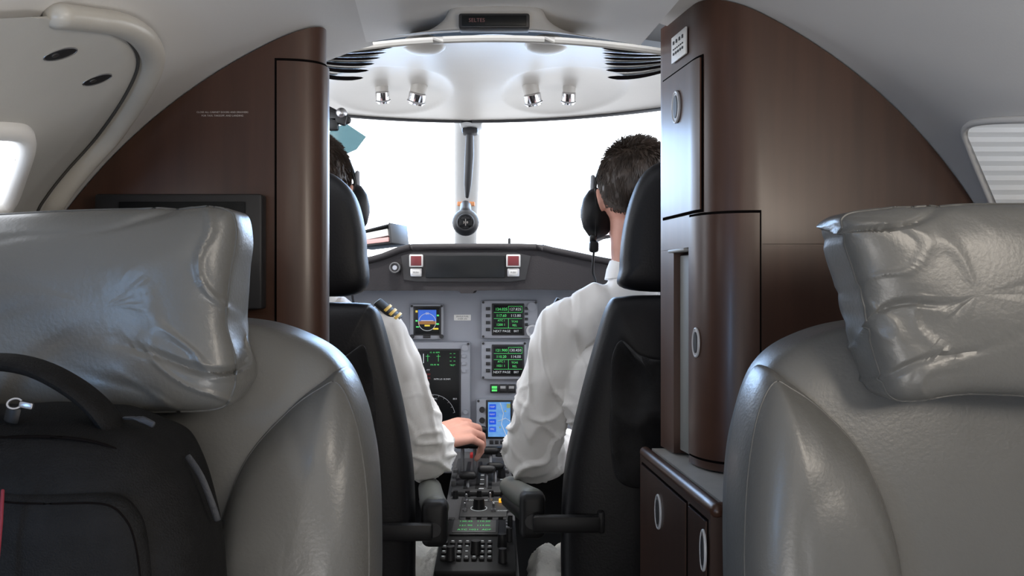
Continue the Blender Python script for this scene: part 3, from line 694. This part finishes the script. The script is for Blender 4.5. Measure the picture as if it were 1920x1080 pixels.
# ------------------------------------------------------------------ cockpit seats
def cseat(label, hr, bk_, pocket, arm, side, cx):
    t = thing('pilot_seat', (cx, 1.9, .1), label, 'seat', 'pilot seats')
    MB().puff([P(x, y, 1.66) for x, y in bk_], .055, .045, e=.45, n=100).build('backrest', 'blackl', t)
    h = MB().puff([P(x, y, 1.66) for x, y in hr], .045, .05, e=.5, n=90).build('headrest', 'blackl', t)
    b = MB()
    for dx in (-.05, .05): b.tube([V((cx+dx, 1.665, 1.08)), V((cx+dx, 1.665, 1.18))], .008, 10)
    b.build('headrest_post', 'steel', t)
    ptop = max(P(x, y, 1.612).z for x, y in pocket)
    def sag(q, s):
        k = max(0, 1-(ptop-q.z)/.09)
        cre = 1-abs(noise.noise(V((q.x*16+q.z*6, q.y*6, q.z*7))))*5
        return q+V((.004*noise.noise(q*26), -.022*k*k+.012*noise.noise(V((q.x*20, q.y*8, q.z*9)))-(.009*cre if cre > 0 else 0), .006*noise.noise(q*16)))
    pk = MB().puff([P(x, y, 1.608) for x, y in pocket], .014, .012, e=.9, n=160, rings=16, disp=sag).build('map_pocket', 'blackf', t)
    MB().rbox((cx, 1.95, .48), (.46, .46, .12), .04, seg=4).build('cushion', 'blackl', t)
    MB().rbox((cx, 1.93, .27), (.36, .38, .34), .02).build('seat_base', 'bezel_dk', t)
    b = MB(); b.ell((cx+side*.14, 1.90, .545), (.15, .22, .055), nu=40, nv=24)
    b.ell((cx+side*.25, 1.86, .53), (.045, .16, .085), nu=30, nv=20)
    b.build('sheepskin_cover', 'sheep', t, remesh=.008, sm=2, disp=lambda q: .010*noise.noise(q*40)+.006*noise.noise(q*90))
    (ax0, ay0, ad0), (ax1, ay1, ad1) = arm
    a0 = P(ax0, ay0, ad0); a1 = P(ax1, ay1, ad1)
    b = MB(); b.tube(cr([a0+V((0,.03,.010)), a0.lerp(a1, .5)+V((0,0,.006)), a1], 14, False), [(.025, .022)]*14, 18, ref=(1,0,0)); b.build('armrest_pad', 'arm_grey', t)
    b = MB(); b.rbox(a0+V((0, .018, -.013)), (.046, .05, .082), .013, seg=4); e = b.build('armrest_end', 'black', t)
    b = MB(); b.tube([a0+V((0,.06,-.028)), a1+V((0,-.02,-.024))], [(.022, .019)]*2, 12); b.build('armrest_frame', 'black', t)
    MB().disc(a0+V((0, -.008, -.02)), .013, .013, (1,0,0), (0,0,1), .006).build('pivot_cap', 'bezel_dk', e)
    zb = a0.z-.018; xb = a0.x-side*.120
    b = MB(); b.rbox(((a0.x+xb)/2, a0.y-.030, zb), (abs(a0.x-xb), .022, .030), .006); b.build('armrest_bar', 'black', t)
    b = MB(); b.rbox((xb, a0.y-.026, zb+.003), (.012, .026, .038), .004); b.build('armrest_bracket', 'black', t)
    return t
cseat('black leather left pilot seat with dome headrest and armrest beside the pedestal',
      [(678,548),(686,470),(679,410),(664,365),(640,337),(608,320),(550,310),(490,320),(455,342),(430,400),(418,480),(424,546),(550,554)],
      [(698,574),(714,594),(735,670),(760,780),(776,900),(778,1080),(768,1250),(540,1270),(310,1250),(305,1080),(320,880),(370,700),(410,585),(430,570),(560,567),(680,568)],
      [(690,650),(640,672),(560,674),(480,668),(430,650),(420,800),(440,900),(560,910),(690,895),(702,800)],
      ((814, 970, 1.63), (806, 915, 1.97)), 1, -.395)
cseat('black leather right pilot seat with tall dome headrest and rear map pocket',
      [(1170,541),(1163,500),(1169,430),(1184,370),(1206,325),(1240,304),(1300,296),(1360,304),(1395,330),(1420,400),(1432,480),(1430,541),(1300,548)],
      [(1140,568),(1167,556),(1240,553),(1420,554),(1445,580),(1490,700),(1530,880),(1540,1100),(1530,1250),(1290,1270),(1064,1250),(1052,1080),(1056,900),(1084,760),(1116,640)],
      [(1152,645),(1200,668),(1260,674),(1340,668),(1400,650),(1405,800),(1390,900),(1270,915),(1160,900),(1143,800)],
      ((998, 955, 1.63), (958, 912, 1.97)), -1, .325)

# ------------------------------------------------------------------ people
def hand(mb, w, d, n, right=True, curl=(.5, .7, .5), sc=1.0, spread=3.4):
    d = V(d).normalized(); n = V(n); n = (n-d*n.dot(d)).normalized(); s = n.cross(d) if right else d.cross(n)
    offs = [x*sc for x in (.029, .010, -.010, -.028)]; ml = [x*sc for x in (.086, .090, .085, .076)]
    fl = [[x*sc for x in q] for q in ((.042, .025, .020), (.046, .029, .021), (.042, .026, .020), (.033, .020, .018))]
    for i in range(4):
        k = w+d*ml[i]+s*offs[i]+n*(.003, .006, .004, -.001)[i]
        mb.tube([w-d*.01+s*offs[i]*.5, w+d*ml[i]*.5+s*offs[i]*.85, k], [(.017, .016), (.0150, .0145), (.0120, .0120)], 10)
        dd = (d+s*offs[i]*spread).normalized(); th = 0; p = k; pts = [k]; 
        for j in range(3):
            th += curl[j]*(1+.12*(i-1)); p = p+(dd*math.cos(th)-n*math.sin(th))*fl[i][j]; pts.append(p)
        mb.tube(pts, [x*sc for x in ((.0098, .0088, .0080, .0068) if i < 3 else (.0086, .0076, .0070, .0060))], 10)
    b = w+d*.022+s*.020-n*.006; m1 = b+(d*.55+s*.62-n*.35).normalized()*.042*sc; m2 = m1+(d*.85+s*.25-n*.35).normalized()*.031*sc; m3 = m2+(d*.95-n*.35-s*.05).normalized()*.025*sc
    mb.tube([b, m1, m2, m3], [.016, .0122, .0105, .0082], 10)
def person(label, hc, yaw, pelvis, shL, shR, elL, elR, wrL, wrR, hdL, hdR, nL, nR, kneeL, kneeR, footL, footR, curlR=(.5,.7,.5), scR=1.0, gold=True):
    t = thing('person', (pelvis[0], pelvis[1], .1), label, 'person', None)
    hc = V(hc); pelvis = V(pelvis); R = rz(yaw); sx = (V(shL)+V(shR))/2
    H = lambda x, y, z: hc+R @ V((x, y, z))
    neck0 = V((sx.x, sx.y-.005, sx.z+(.060 if gold else .104))); 
    if not gold: neck0.x = sx.x*.45+hc.x*.55
    b = MB()
    # head
    b.ell(H(0, -.004, .015), (.075, .096, .098), R, 28, 18); b.ell(H(0, .028, -.045), (.060, .070, .072), R, 24, 16)
    b.ell(H(0, .058, -.092), (.030, .028, .022), R, 16, 10); b.ell(H(0, .075, .022), (.055, .022, .016), R, 16, 10)
    b.tube([H(0, .088, .012), H(0, .103, -.018), H(0, .104, -.030)], [.007, .011, .013], 10); b.ell(H(-.012, .094, -.031), (.009, .010, .008), R, 10, 8); b.ell(H(.012, .094, -.031), (.009, .010, .008), R, 10, 8)
    b.ell(H(0, .089, -.058), (.024, .012, .006), R, 14, 8); b.ell(H(0, .087, -.067), (.021, .012, .007), R, 14, 8)
    for s in (-1, 1):
        b.ell(H(s*.078, -.006, -.012), (.010, .020, .033), R @ ry(s*.12), 14, 10); b.ell(H(s*.045, .062, -.028), (.022, .026, .02), R, 12, 8)
    # neck, torso
    b.tube([neck0-V((0,0,.08)), neck0+V((0,0,.0)), hc+R @ V((0, -.016, -.06)), hc+R @ V((0, -.014, -.02))], [(.070, .062), (.060, .058), (.058, .058), (.058, .062)], 20)
    def torso(mb, g):
        z0, z1 = pelvis.z, sx.z
        pts = [pelvis.lerp(V((sx.x, sx.y, z1)), f) for f in (-.06, .1, .3, .5, .7, .86, .98)]
        mb.tube(pts, [(.155+g, .115+g), (.165+g, .120+g), (.150+g, .110+g), (.155+g, .113+g), (.172+g, .118+g), (.165+g, .100+g), (.10+g, .070+g)], 28)
    torso(b, -.012)
    for (s_, e_, w_, hd_, n_, rt) in ((shL, elL, wrL, hdL, nL, False), (shR, elR, wrR, hdR, nR, True)):
        s_, e_, w_ = V(s_), V(e_), V(w_)
        b.tube([neck0-V((0,0,.05)), s_.lerp(neck0, .5)-V((0,0,.006)), s_], [.045, .044, .050], 16)
        b.tube([s_, s_.lerp(e_, .45), e_, e_.lerp(w_, .35), w_], [.050, .047, .038, .038, .027], 16)
        hand(b, w_, hd_, n_, rt, curlR if rt else (.6, .7, .5), scR if rt else 1.0, 4.6 if rt else 3.4)
    for (s, k_, f_) in ((-1, kneeL, footL), (1, kneeR, footR)):
        k_, f_ = V(k_), V(f_); h_ = pelvis+V((s*.085, .01, -.01))
        b.tube([h_, h_.lerp(k_, .5), k_, k_.lerp(f_, .3), f_], [.080, .070, .052, .050, .034], 16)
    body_ = b.build('body', 'skin', t, remesh=.0038, sm=2)
    for s in (-1, 1):
        e = MB().ell(H(s*.031, .078, .002), (.0125, .0125, .0125), R, 16, 10).build('eye', 'eye', body_)
    # hair
    hb = MB(); nu, nv = 72, 48; vs = []; ok = []
    def thr(y): return -.62+.40*(y+1) if y < 0 else (-.22+1.1*min(1, y/.55)*.62 if y < .55 else .46+.2*(y-.55))
    for j in range(nv+1):
        ph = math.pi*j/nv
        for i in range(nu):
            th = 2*math.pi*i/nu; d = V((math.sin(ph)*math.cos(th), math.sin(ph)*math.sin(th), math.cos(ph)))
            q = d.z-thr(d.y); g = max(0, min(1, q/.6)); g = g*g*(3-2*g)
            n_ = noise.noise(V((d.x*9, d.y*9, d.z*4))+hc*9)
            rr_ = .0012+g*(.0065+.0012*n_); vs.append(H(d.x*(.0755+rr_), -.004+d.y*(.0965+rr_), .015+d.z*(.0985+rr_*1.4))); ok.append(q > 0)
    fs = []
    for j in range(nv):
        for i in range(nu):
            f = (j*nu+i, j*nu+(i+1) % nu, (j+1)*nu+(i+1) % nu, (j+1)*nu+i)
            if sum(ok[k] for k in f) >= 3: fs.append(f)
    hb.add(vs, fs)
    for _ in range(7500):
        th = random.uniform(0, 2*math.pi); z = random.uniform(-.62, 1); rr_ = math.sqrt(1-z*z); d = V((rr_*math.cos(th), rr_*math.sin(th), z)); q = d.z-thr(d.y)
        if q < -.03: continue
        g = max(0, min(1, q/.6)); g = g*g*(3-2*g); p = V((d.x*(.0755+.0065*g), -.004+d.y*(.0965+.0065*g), .015+d.z*(.0985+.009*g)))
        L = (.005+.013*g)*random.uniform(.6, 1.25)
        down = V((0,0,-1)); tg = down-d*down.dot(d); tg = tg.normalized() if tg.length > .05 else V((.3, 1, 0)).normalized()
        top = max(0, (d.z-.45)/.55)
        swirl = V((.9, .5+.3*math.sin(d.x*20), .1)); swirl = swirl-d*swirl.dot(d)
        clump = V((noise.noise(d*5+V((3,1,7))), noise.noise(d*5+V((9,4,2))), 0))
        flow = d*(.15+.30*top)+tg*(1-top)*.9+swirl*top*.6+clump*.4*g+V((random.uniform(-.16,.16), random.uniform(-.16,.16), random.uniform(-.12,.12)))
        flow.normalize(); a = d.cross(flow); a = a.normalized() if a.length > .01 else V((1,0,0)); c2 = a.cross(flow)
        w = .0009; m = p+flow*L*.55; e = p+flow*L-d*L*.15
        hb.add([H(*(p+a*w)), H(*(p-a*w*.5+c2*w)), H(*(p-a*w*.5-c2*w)), H(*(m+a*w*.8)), H(*(m-a*w*.4+c2*w*.8)), H(*(m-a*w*.4-c2*w*.8)), H(*e)],
               [(0,1,4,3),(1,2,5,4),(2,0,3,5),(3,4,6),(4,5,6),(5,3,6)])
    hb.build('hair', 'hair', t, smooth=80)
    # shirt
    b = MB(); torso(b, .004)
    for (s_, e_, w_) in ((shL, elL, wrL), (shR, elR, wrR)):
        s_, e_, w_ = V(s_), V(e_), V(w_)
        b.tube([neck0-V((0,0,.055)), s_.lerp(neck0, .5)-V((0,0,.006)), s_], [.060, .059, .061], 18)
        b.tube([s_, s_.lerp(e_, .3), s_.lerp(e_, .7), e_, e_.lerp(w_, .4), e_.lerp(w_, .85), w_], [.062, .060, .057, .057, .054, .045, .039], 20)
    b.tube([neck0-V((0,0,.06)), neck0+V((0,0,.01))], [.085, .066], 24, cap='flat')
    def folds(q):
        f = .005*noise.noise(V((q.x*30, q.y*30, q.z*12)))+.0035*noise.noise(q*22)
        for e_ in (elL, elR):
            d = (q-V(e_)).length
            if d < .20:
                r = 1-abs(noise.noise(V((q.x*10+q.z*13, q.y*12, q.z*22-q.x*10))))*5.5
                f += (.015*(1-d/.20)*r) if r > 0 else 0
        for s_, sg in ((shL, 1), (shR, -1)):
            d = (q-(V(s_)+V((0,0,-.12)))).length
            if d < .22:
                r = 1-abs(noise.noise(V((q.x*24+q.z*5, q.y*14, q.z*8))))*5.5
                f += (.011*(1-d/.22)*r) if r > 0 else 0
            sd = abs((q.x-(s_[0]+sg*(.012+.26*max(0, s_[2]+.03-q.z)))))
            if sd < .006 and s_[2]-.20 < q.z: f -= .0035*(1-sd/.006)
        return f
    shirt = b.build('shirt', 'shirt', t, remesh=.0045, sm=5, disp=folds)
    MB().tube([neck0+V((0, .002, .002)), neck0+V((0, .003, .022)), neck0+V((0, .004, .040))], [(.075, .072), (.071, .068), (.064, .062)], 36, cap='flat').build('collar', 'shirt', shirt)
    for (s_, sg) in ((V(shL), -1), (V(shR), 1)):
        if gold: c = s_.lerp(neck0, .02)+V((sg*.026, -.022, .051))
        else: c = s_+V((sg*.022, .02, .046))
        sl = math.atan2(neck0.z-s_.z, abs((s_-neck0).x)); Rm = ry(sg*(sl+(.30 if gold else .42))) @ rx(.44 if gold else 0)
        ep = MB().rbox(c, (.060 if gold else .05, .030, .008), .003, rot=Rm).build('epaulette', 'black', shirt)
        if gold:
            b = MB()
            for k in range(3): b.rbox(c+Rm @ V((sg*(.023-.013*k), 0, .0045)), (.006, .031, .003), .0006, rot=Rm)
            b.build('gold_stripes', 'gold', ep)
    for (e_, w_) in ((elL, wrL), (elR, wrR)):
        e_, w_ = V(e_), V(w_); b = MB(); b.tube([w_-(w_-e_).normalized()*.045, w_+(w_-e_).normalized()*.006], [.043, .0405], 24, cap='flat'); b.build('cuff', 'shirt', shirt)
    # trousers, shoes
    b = MB(); b.tube([pelvis+V((0,0,.05)), pelvis-V((0,0,.03))], [(.165, .125), (.165, .125)], 24)
    for (s, k_, f_) in ((-1, kneeL, footL), (1, kneeR, footR)):
        k_, f_ = V(k_), V(f_); h_ = pelvis+V((s*.085, .01, -.01)); b.tube([h_, h_.lerp(k_, .5), k_, k_.lerp(f_, .4), f_], [.088, .080, .064, .062, .055], 18)
    b.build('trousers', 'navy', t, remesh=.009, sm=4, disp=lambda q: .004*noise.noise(q*20))
    for f_ in (footL, footR):
        f_ = V(f_); MB().tube([f_+V((0,-.04,-.045)), f_+V((0,.04,-.04)), f_+V((0,.13,-.055)), f_+V((0,.19,-.06))], [(.036,.035),(.042,.042),(.046,.032),(.036,.025)], 16).build('shoe', 'black', t)
    return t
def headset(label, hc, yaw, micside, cord):
    hc = V(hc); R = rz(yaw); H = lambda x, y, z: hc+R @ V((x, y, z))
    t = thing('headset', hc-V((0,0,.1)), label, 'headset', 'pilot headsets')
    b = MB(); b.tube([H(.089*math.sin(a), .012, -.004+.126*math.cos(a)) for a in [d2r(-85+10*i) for i in range(18)]], [(.004, .010)]*18, 12); b.build('headband', 'black', t)
    MB().tube([H(.087*math.sin(a), .012, -.004+.122*math.cos(a)) for a in [d2r(-35+10*i) for i in range(8)]], [(.006, .013)]*8, 12).build('headband_pad', 'blackl', t)
    for s in (-1, 1):
        b = MB(); b.tube([H(s*.083, .008, -.03), H(s*.088, .008, -.03), H(s*.094, .008, -.03), H(s*.097, .008, -.03)], [(.031, .052), (.032, .054), (.027, .046), (.018, .033)], 24, ref=(0,1,0)); q = b.build('ear_cup', 'bezel_dk', t)
        b = MB(); b.tube([H(s*.075, .008, -.03), H(s*.084, .008, -.03)], [(.030, .050), (.033, .054)], 24, ref=(0,1,0)); b.build('ear_cushion', 'blackl', q)
        MB().ring(H(s*.0950, .008, -.03), .018, .034, R @ V((0,1,0)), (0,0,1), .0013).build('cup_trim', 'steel', q)
        MB().tube([H(s*.091, .010, .045), H(s*.092, .010, .010)], .005, 10).build('yoke', 'bezel', q)
    s = micside
    MB().tube([H(s*.091, .0, -.08), H(s*.092, .01, -.095), H(s*.092, .05, -.09), H(s*.06, .105, -.075), H(s*.025, .118, -.068)], [.008, .0055, .004, .004, .004], 10).build('microphone_boom', 'bezel_dk', t)
    MB().ell(H(s*.02, .118, -.067), (.014, .011, .011), R).build('microphone', 'black', t)
    MB().rbox(H(s*.090, -.002, -.100), (.020, .020, .024), .006, rot=R).build('boom_pivot', 'black', t)
    MB().tube(cr([V(c) for c in cord], 24, False), .0024, 8).build('cord', 'black', t)
hcL = P(586, 364, 1.88); hcR = P(1195, 372, 1.88)
shRp = V((-.276, 1.88, 1.052)); 
person('seated pilot at left in white shirt with gold striped epaulettes reaching for the throttle', hcL, 0, (-.425, 1.84, .63),
       (-.58, 1.88, 1.052), shRp, (-.66, 1.95, .78), P(800, 856, 1.97), (-.55, 2.16, .74), P(812, 822, 2.16),
       (.5, .8, -.1), (.68, .66, .07), (0, -.1, 1), (-.10, -.62, .75), (-.53, 2.26, .60), (-.33, 2.26, .60), (-.53, 2.36, .23), (-.33, 2.36, .23), curlR=(.38, .70, .5), scR=1.22)
person('seated pilot at right in white shirt with dark hair and elbow on the armrest', hcR, 0, (.300, 1.84, .63),
       (.106, 1.88, 1.062), (.442, 1.88, 1.062), P(993, 852, 1.91), (.53, 1.95, .78), (.135, 2.14, .775), (.42, 2.16, .74),
       (.6, .8, -.1), (-.4, .8, -.1), (0, -.2, 1), (0, -.1, 1), (.20, 2.26, .60), (.40, 2.26, .60), (.20, 2.36, .23), (.40, 2.36, .23), gold=False)
headset('black aviation headset worn by the left pilot', hcL, 0, 1, [hcL+V((.090, -.002, -.108)), hcL+V((.09, -.02, -.15)), hcL+V((.08, .02, -.22)), hcL+V((.10, .14, -.34))])
headset('black aviation headset worn by the right pilot beside short dark hair', hcR, 0, -1, [hcR+V((-.090, -.002, -.109)), hcR+V((-.092, .0, -.15)), hcR+V((-.085, .03, -.19)), hcR+V((-.11, .15, -.30))])

# ------------------------------------------------------------------ cabin seats
def wr(amp):
    def f(q, s):
        n = noise.noise(V((q.x*7, q.y*7, q.z*7)))*amp+noise.noise(V((q.x*22, q.y*18, q.z*9)))*amp*.3
        return q+V((n*.6, n, n*.6))
    return f
def cabseat(label, mapx, hr, cx):
    t = thing('cabin_seat', (cx, .75, .1), label, 'seat', 'grey cabin seats')
    def comp(x): return x if x > 300 else 300-(300-x)*.72
    def mp(l): return [(mapx(comp(x)), y) for x, y in l]
    back = [(-290,1480),(-320,1000),(-300,800),(-250,690),(-140,625),(0,603),(200,595),(440,597),(570,628),(650,685),(692,790),(711,900),(716,1080),(712,1300),(700,1480),(200,1500)]
    def shear(q): return V((q.x, q.y+(q.z-.95)*.10, q.z))
    w1 = wr(.003)
    MB().puff([P(x, y, 1.0) for x, y in mp(back)], .075, .055, e=.4, n=140, rings=12, disp=lambda q, s: shear(w1(q, s))).build('backrest', 'leather', t)
    bol = [(655,692),(690,768),(711,900),(716,1080),(712,1300),(700,1450),(560,1470),(440,1440),(424,1250),(426,1080),(440,965),(485,835),(560,745),(620,700)]
    bol2 = [(400-x, y) for x, y in bol]
    w2_ = wr(.004)
    def w2(q, s):
        q = w2_(q, s); c = 1-abs(noise.noise(V((q.x*9, q.y*7, q.z*5+q.x*4))))*9
        return V((q.x, q.y+(.0016*c if c > 0 else 0), q.z))
    for bb in (bol, bol2):
        pts = [P(x, y, .985) for x, y in mp(bb)]
        b = MB().puff(pts, .105, .03, e=.62, n=180, rings=26, disp=lambda q, s: shear(w2(q, s))).build('bolster', 'leather', t)
        pr = puffring(pts, .105, .62, .42, 110, lambda q, s: shear(w2(q, s)), .0)
        MB().tube(pr+[pr[0]], .0011, 6).build('piping', 'piping', b)
    edge = min(x for x, y in hr) if cx > 0 else max(x for x, y in hr)
    def hd_(q, s):
        px = 960+q.x*F/.88
        near = max(0, 1-abs(px-edge)/(290 if cx > 0 else 260))                      # gathers run in from the free side edge
        n = noise.noise(V((q.x*5, q.y*5, q.z*5)))*.006+noise.noise(V((q.x*9, q.y*9, q.z*16)))*.003
        wx = q.x+.03*noise.noise(q*9); wz = q.z+.03*noise.noise(q*9+V((5,5,5)))
        cre = 1-abs(noise.noise(V((wx*4+wz*6, q.y*6, wz*18-wx*6))))*8
        if cre > 0: n -= cre*(.0080*near**1.2+.0010)
        cr2 = 1-abs(noise.noise(V((wx*14+2, q.y*9, wz*22+wx*8))))*8
        if cr2 > 0: n += cr2*.0042*near
        n2 = noise.noise(V((q.x*14, q.y*14, q.z*26)))*.006*near
        return V((q.x+n*.3+n2*.8, q.y-n*1.0+n2, q.z+n*.25))
    hpts = [P(x, y, .90) for x, y in hr]
    h = MB().puff(hpts, .056, .065, e=.50, n=300, rings=40, disp=hd_).build('headrest', 'leather', t)
    pr = puffring(hpts, .056, .50, .24, 300, hd_, .0)
    MB().tube(pr+[pr[0]], .0015, 6).build('piping', 'piping', h)
    MB().rbox((cx, .66, .44), (.50, .58, .16), .05, seg=5).build('seat_cushion', 'leather', t)
    MB().rbox((cx, .70, .23), (.36, .42, .26), .02).build('seat_base', 'bezel_dk', t)
    return t
cabseat('grey leather cabin seat at left with plump headrest and black backpack on it', lambda x: x,
        [(-150,410),(0,404),(150,397),(300,394),(400,391),(440,395),(456,416),(456,500),(446,570),(450,630),(463,690),(462,728),(425,762),(300,768),(100,772),(-80,770),(-170,740),(-180,580)], -.415)
cabseat('grey leather cabin seat at right with crumpled headrest in front of galley cabinet', lambda x: 2075-x,
        [(1556,428),(1564,406),(1606,397),(1700,391),(1850,387),(2030,389),(2120,400),(2145,560),(2130,720),(2000,742),(1800,734),(1695,747),(1650,738),(1632,695),(1610,615),(1588,545),(1565,475)], .475)

# ------------------------------------------------------------------ backpack
bpk = thing('backpack', P(150, 1940, .80), 'black backpack with thick loop handle and red stripe lying on the left cabin seat', 'backpack')
ob = [(-230,1900),(-260,1400),(-250,1000),(-200,850),(-120,786),(0,772),(120,771),(240,780),(318,808),(356,862),(387,928),(411,1010),(424,1120),(440,1400),(430,1900),(100,1935)]
w3 = wr(.016)
obp = [P(x, y, .80) for x, y in ob]
mbd = MB().puff(obp, .10, .075, e=.52, n=130, rings=14, disp=w3).build('main_body', 'nylon', bpk)
fp = [(-200,1600),(-210,1100),(-160,960),(-60,915),(80,905),(200,915),(250,950),(272,1040),(285,1300),(280,1600)]
fpp = [P(x, y, .712) for x, y in fp]
fpk = MB().puff(fpp, .022, .03, e=.9, n=90, disp=w3).build('front_pocket', 'nylon', bpk)
pr = puffring(fpp, .022, .9, .35, 90, w3, .0); MB().tube(pr+[pr[0]], .0008, 8).build('pocket_zipper', 'gap', fpk)
MB().tube(cr([P(-140, 790, .77), P(-90, 712, .765), P(-20, 680, .762), P(60, 688, .762), P(130, 721, .765), P(185, 765, .77), P(222, 815, .775)], 30, False), [(.020, .0075)]*30, 16, ref=(0,1,0)).build('carry_handle', 'nylon', bpk)
zp = cr([P(-200, 900, .745), P(-100, 835, .742), P(60, 815, .74), P(200, 828, .742), P(280, 880, .748), P(320, 960, .755), P(338, 1100, .76)], 40, False)
MB().tube([p+V((0,-.010,0)) for p in zp], .0013, 8).build('zipper', 'gap', bpk)
MB().tube(cr([P(352, 856, .785), P(375, 890, .78), P(394, 935, .78), P(408, 975, .785)], 14, False), [(.003, .0012)]*14, 10, ref=(1,0,.6)).build('side_strap', 'strap', bpk)
MB().tube(cr([P(235, 784, .775), P(262, 785, .77), P(287, 796, .77)], 10, False), [(.003, .0016)]*10, 8).build('pull_tab', 'strap', bpk)
MB().tube([P(5, 920, .676), P(2, 980, .672), P(-5, 1060, .671), P(-13, 1180, .672)], [(.0014, .0012)]*4, 8).build('red_stripe', 'keyred', bpk)
cK = P(28, 757, .742)
zr = MB().ring(cK, .0055, .0042, (1, .3, 0), (0, .3, 1), .0013, 18, 6).build('zip_ring', 'steel', bpk)
MB().rbox(cK+V((.010, -.001, -.001)), (.012, .004, .006), .002, rot=ry(.2)).build('zip_slider', 'steel', zr)
MB().tube([P(20, 790, .745), P(26, 765, .743)], [(.006,.002)]*2, 8).build('ring_loop', 'black', bpk)

# ------------------------------------------------------------------ light
w = bpy.data.worlds.new('World'); SC.world = w; w.use_nodes = True
bg = w.node_tree.nodes['Background']; bg.inputs[0].default_value = (.93, .97, 1.03, 1); bg.inputs[1].default_value = 4.2
def area(name, loc, aim, sx, sy, e, col):
    l = bpy.data.lights.new(name, 'AREA'); l.shape = 'RECTANGLE'; l.size = sx; l.size_y = sy; l.energy = e; l.color = col
    o = bpy.data.objects.new(name, l); COL.objects.link(o); o.location = loc
    o.rotation_euler = (V(aim)-V(loc)).to_track_quat('-Z', 'Y').to_euler(); return o
area('window_light_left', (-.62, .28, 1.10), (.5, .85, .92), .28, .34, 5.0, (.30, .58, 1))
area('window_light_right', (.62, .22, 1.34), (-.4, .95, 1.22), .30, .30, 5.2, (1, .90, .77))
area('added_cabin_fill', (.0, -.55, 1.48), (0, 1, 1.38), .7, .25, 2.1, (1, .92, .82))  # added soft fill behind the camera, not a cabin fixture
area('added_ceiling_fill', (.0, .15, .75), (0, 1.15, 1.56), .30, .25, 2.4, (1, .97, .94))  # unseen lamp added low down to brighten the ceiling panel
area('windshield_daylight', (-.15, 3.5, 1.75), (0, 1.0, .95), 1.6, .6, 44, (.30, .57, 1))
SC.view_settings.view_transform = 'Standard'
SC.view_settings.look = 'None'
cam = bpy.data.cameras.new('Camera'); co = bpy.data.objects.new('Camera', cam); COL.objects.link(co)
co.location = (0, 0, CZ); co.rotation_euler = (math.pi/2, 0, 0); cam.lens = 32; cam.sensor_width = 36; cam.clip_start = .02
SC.camera = co
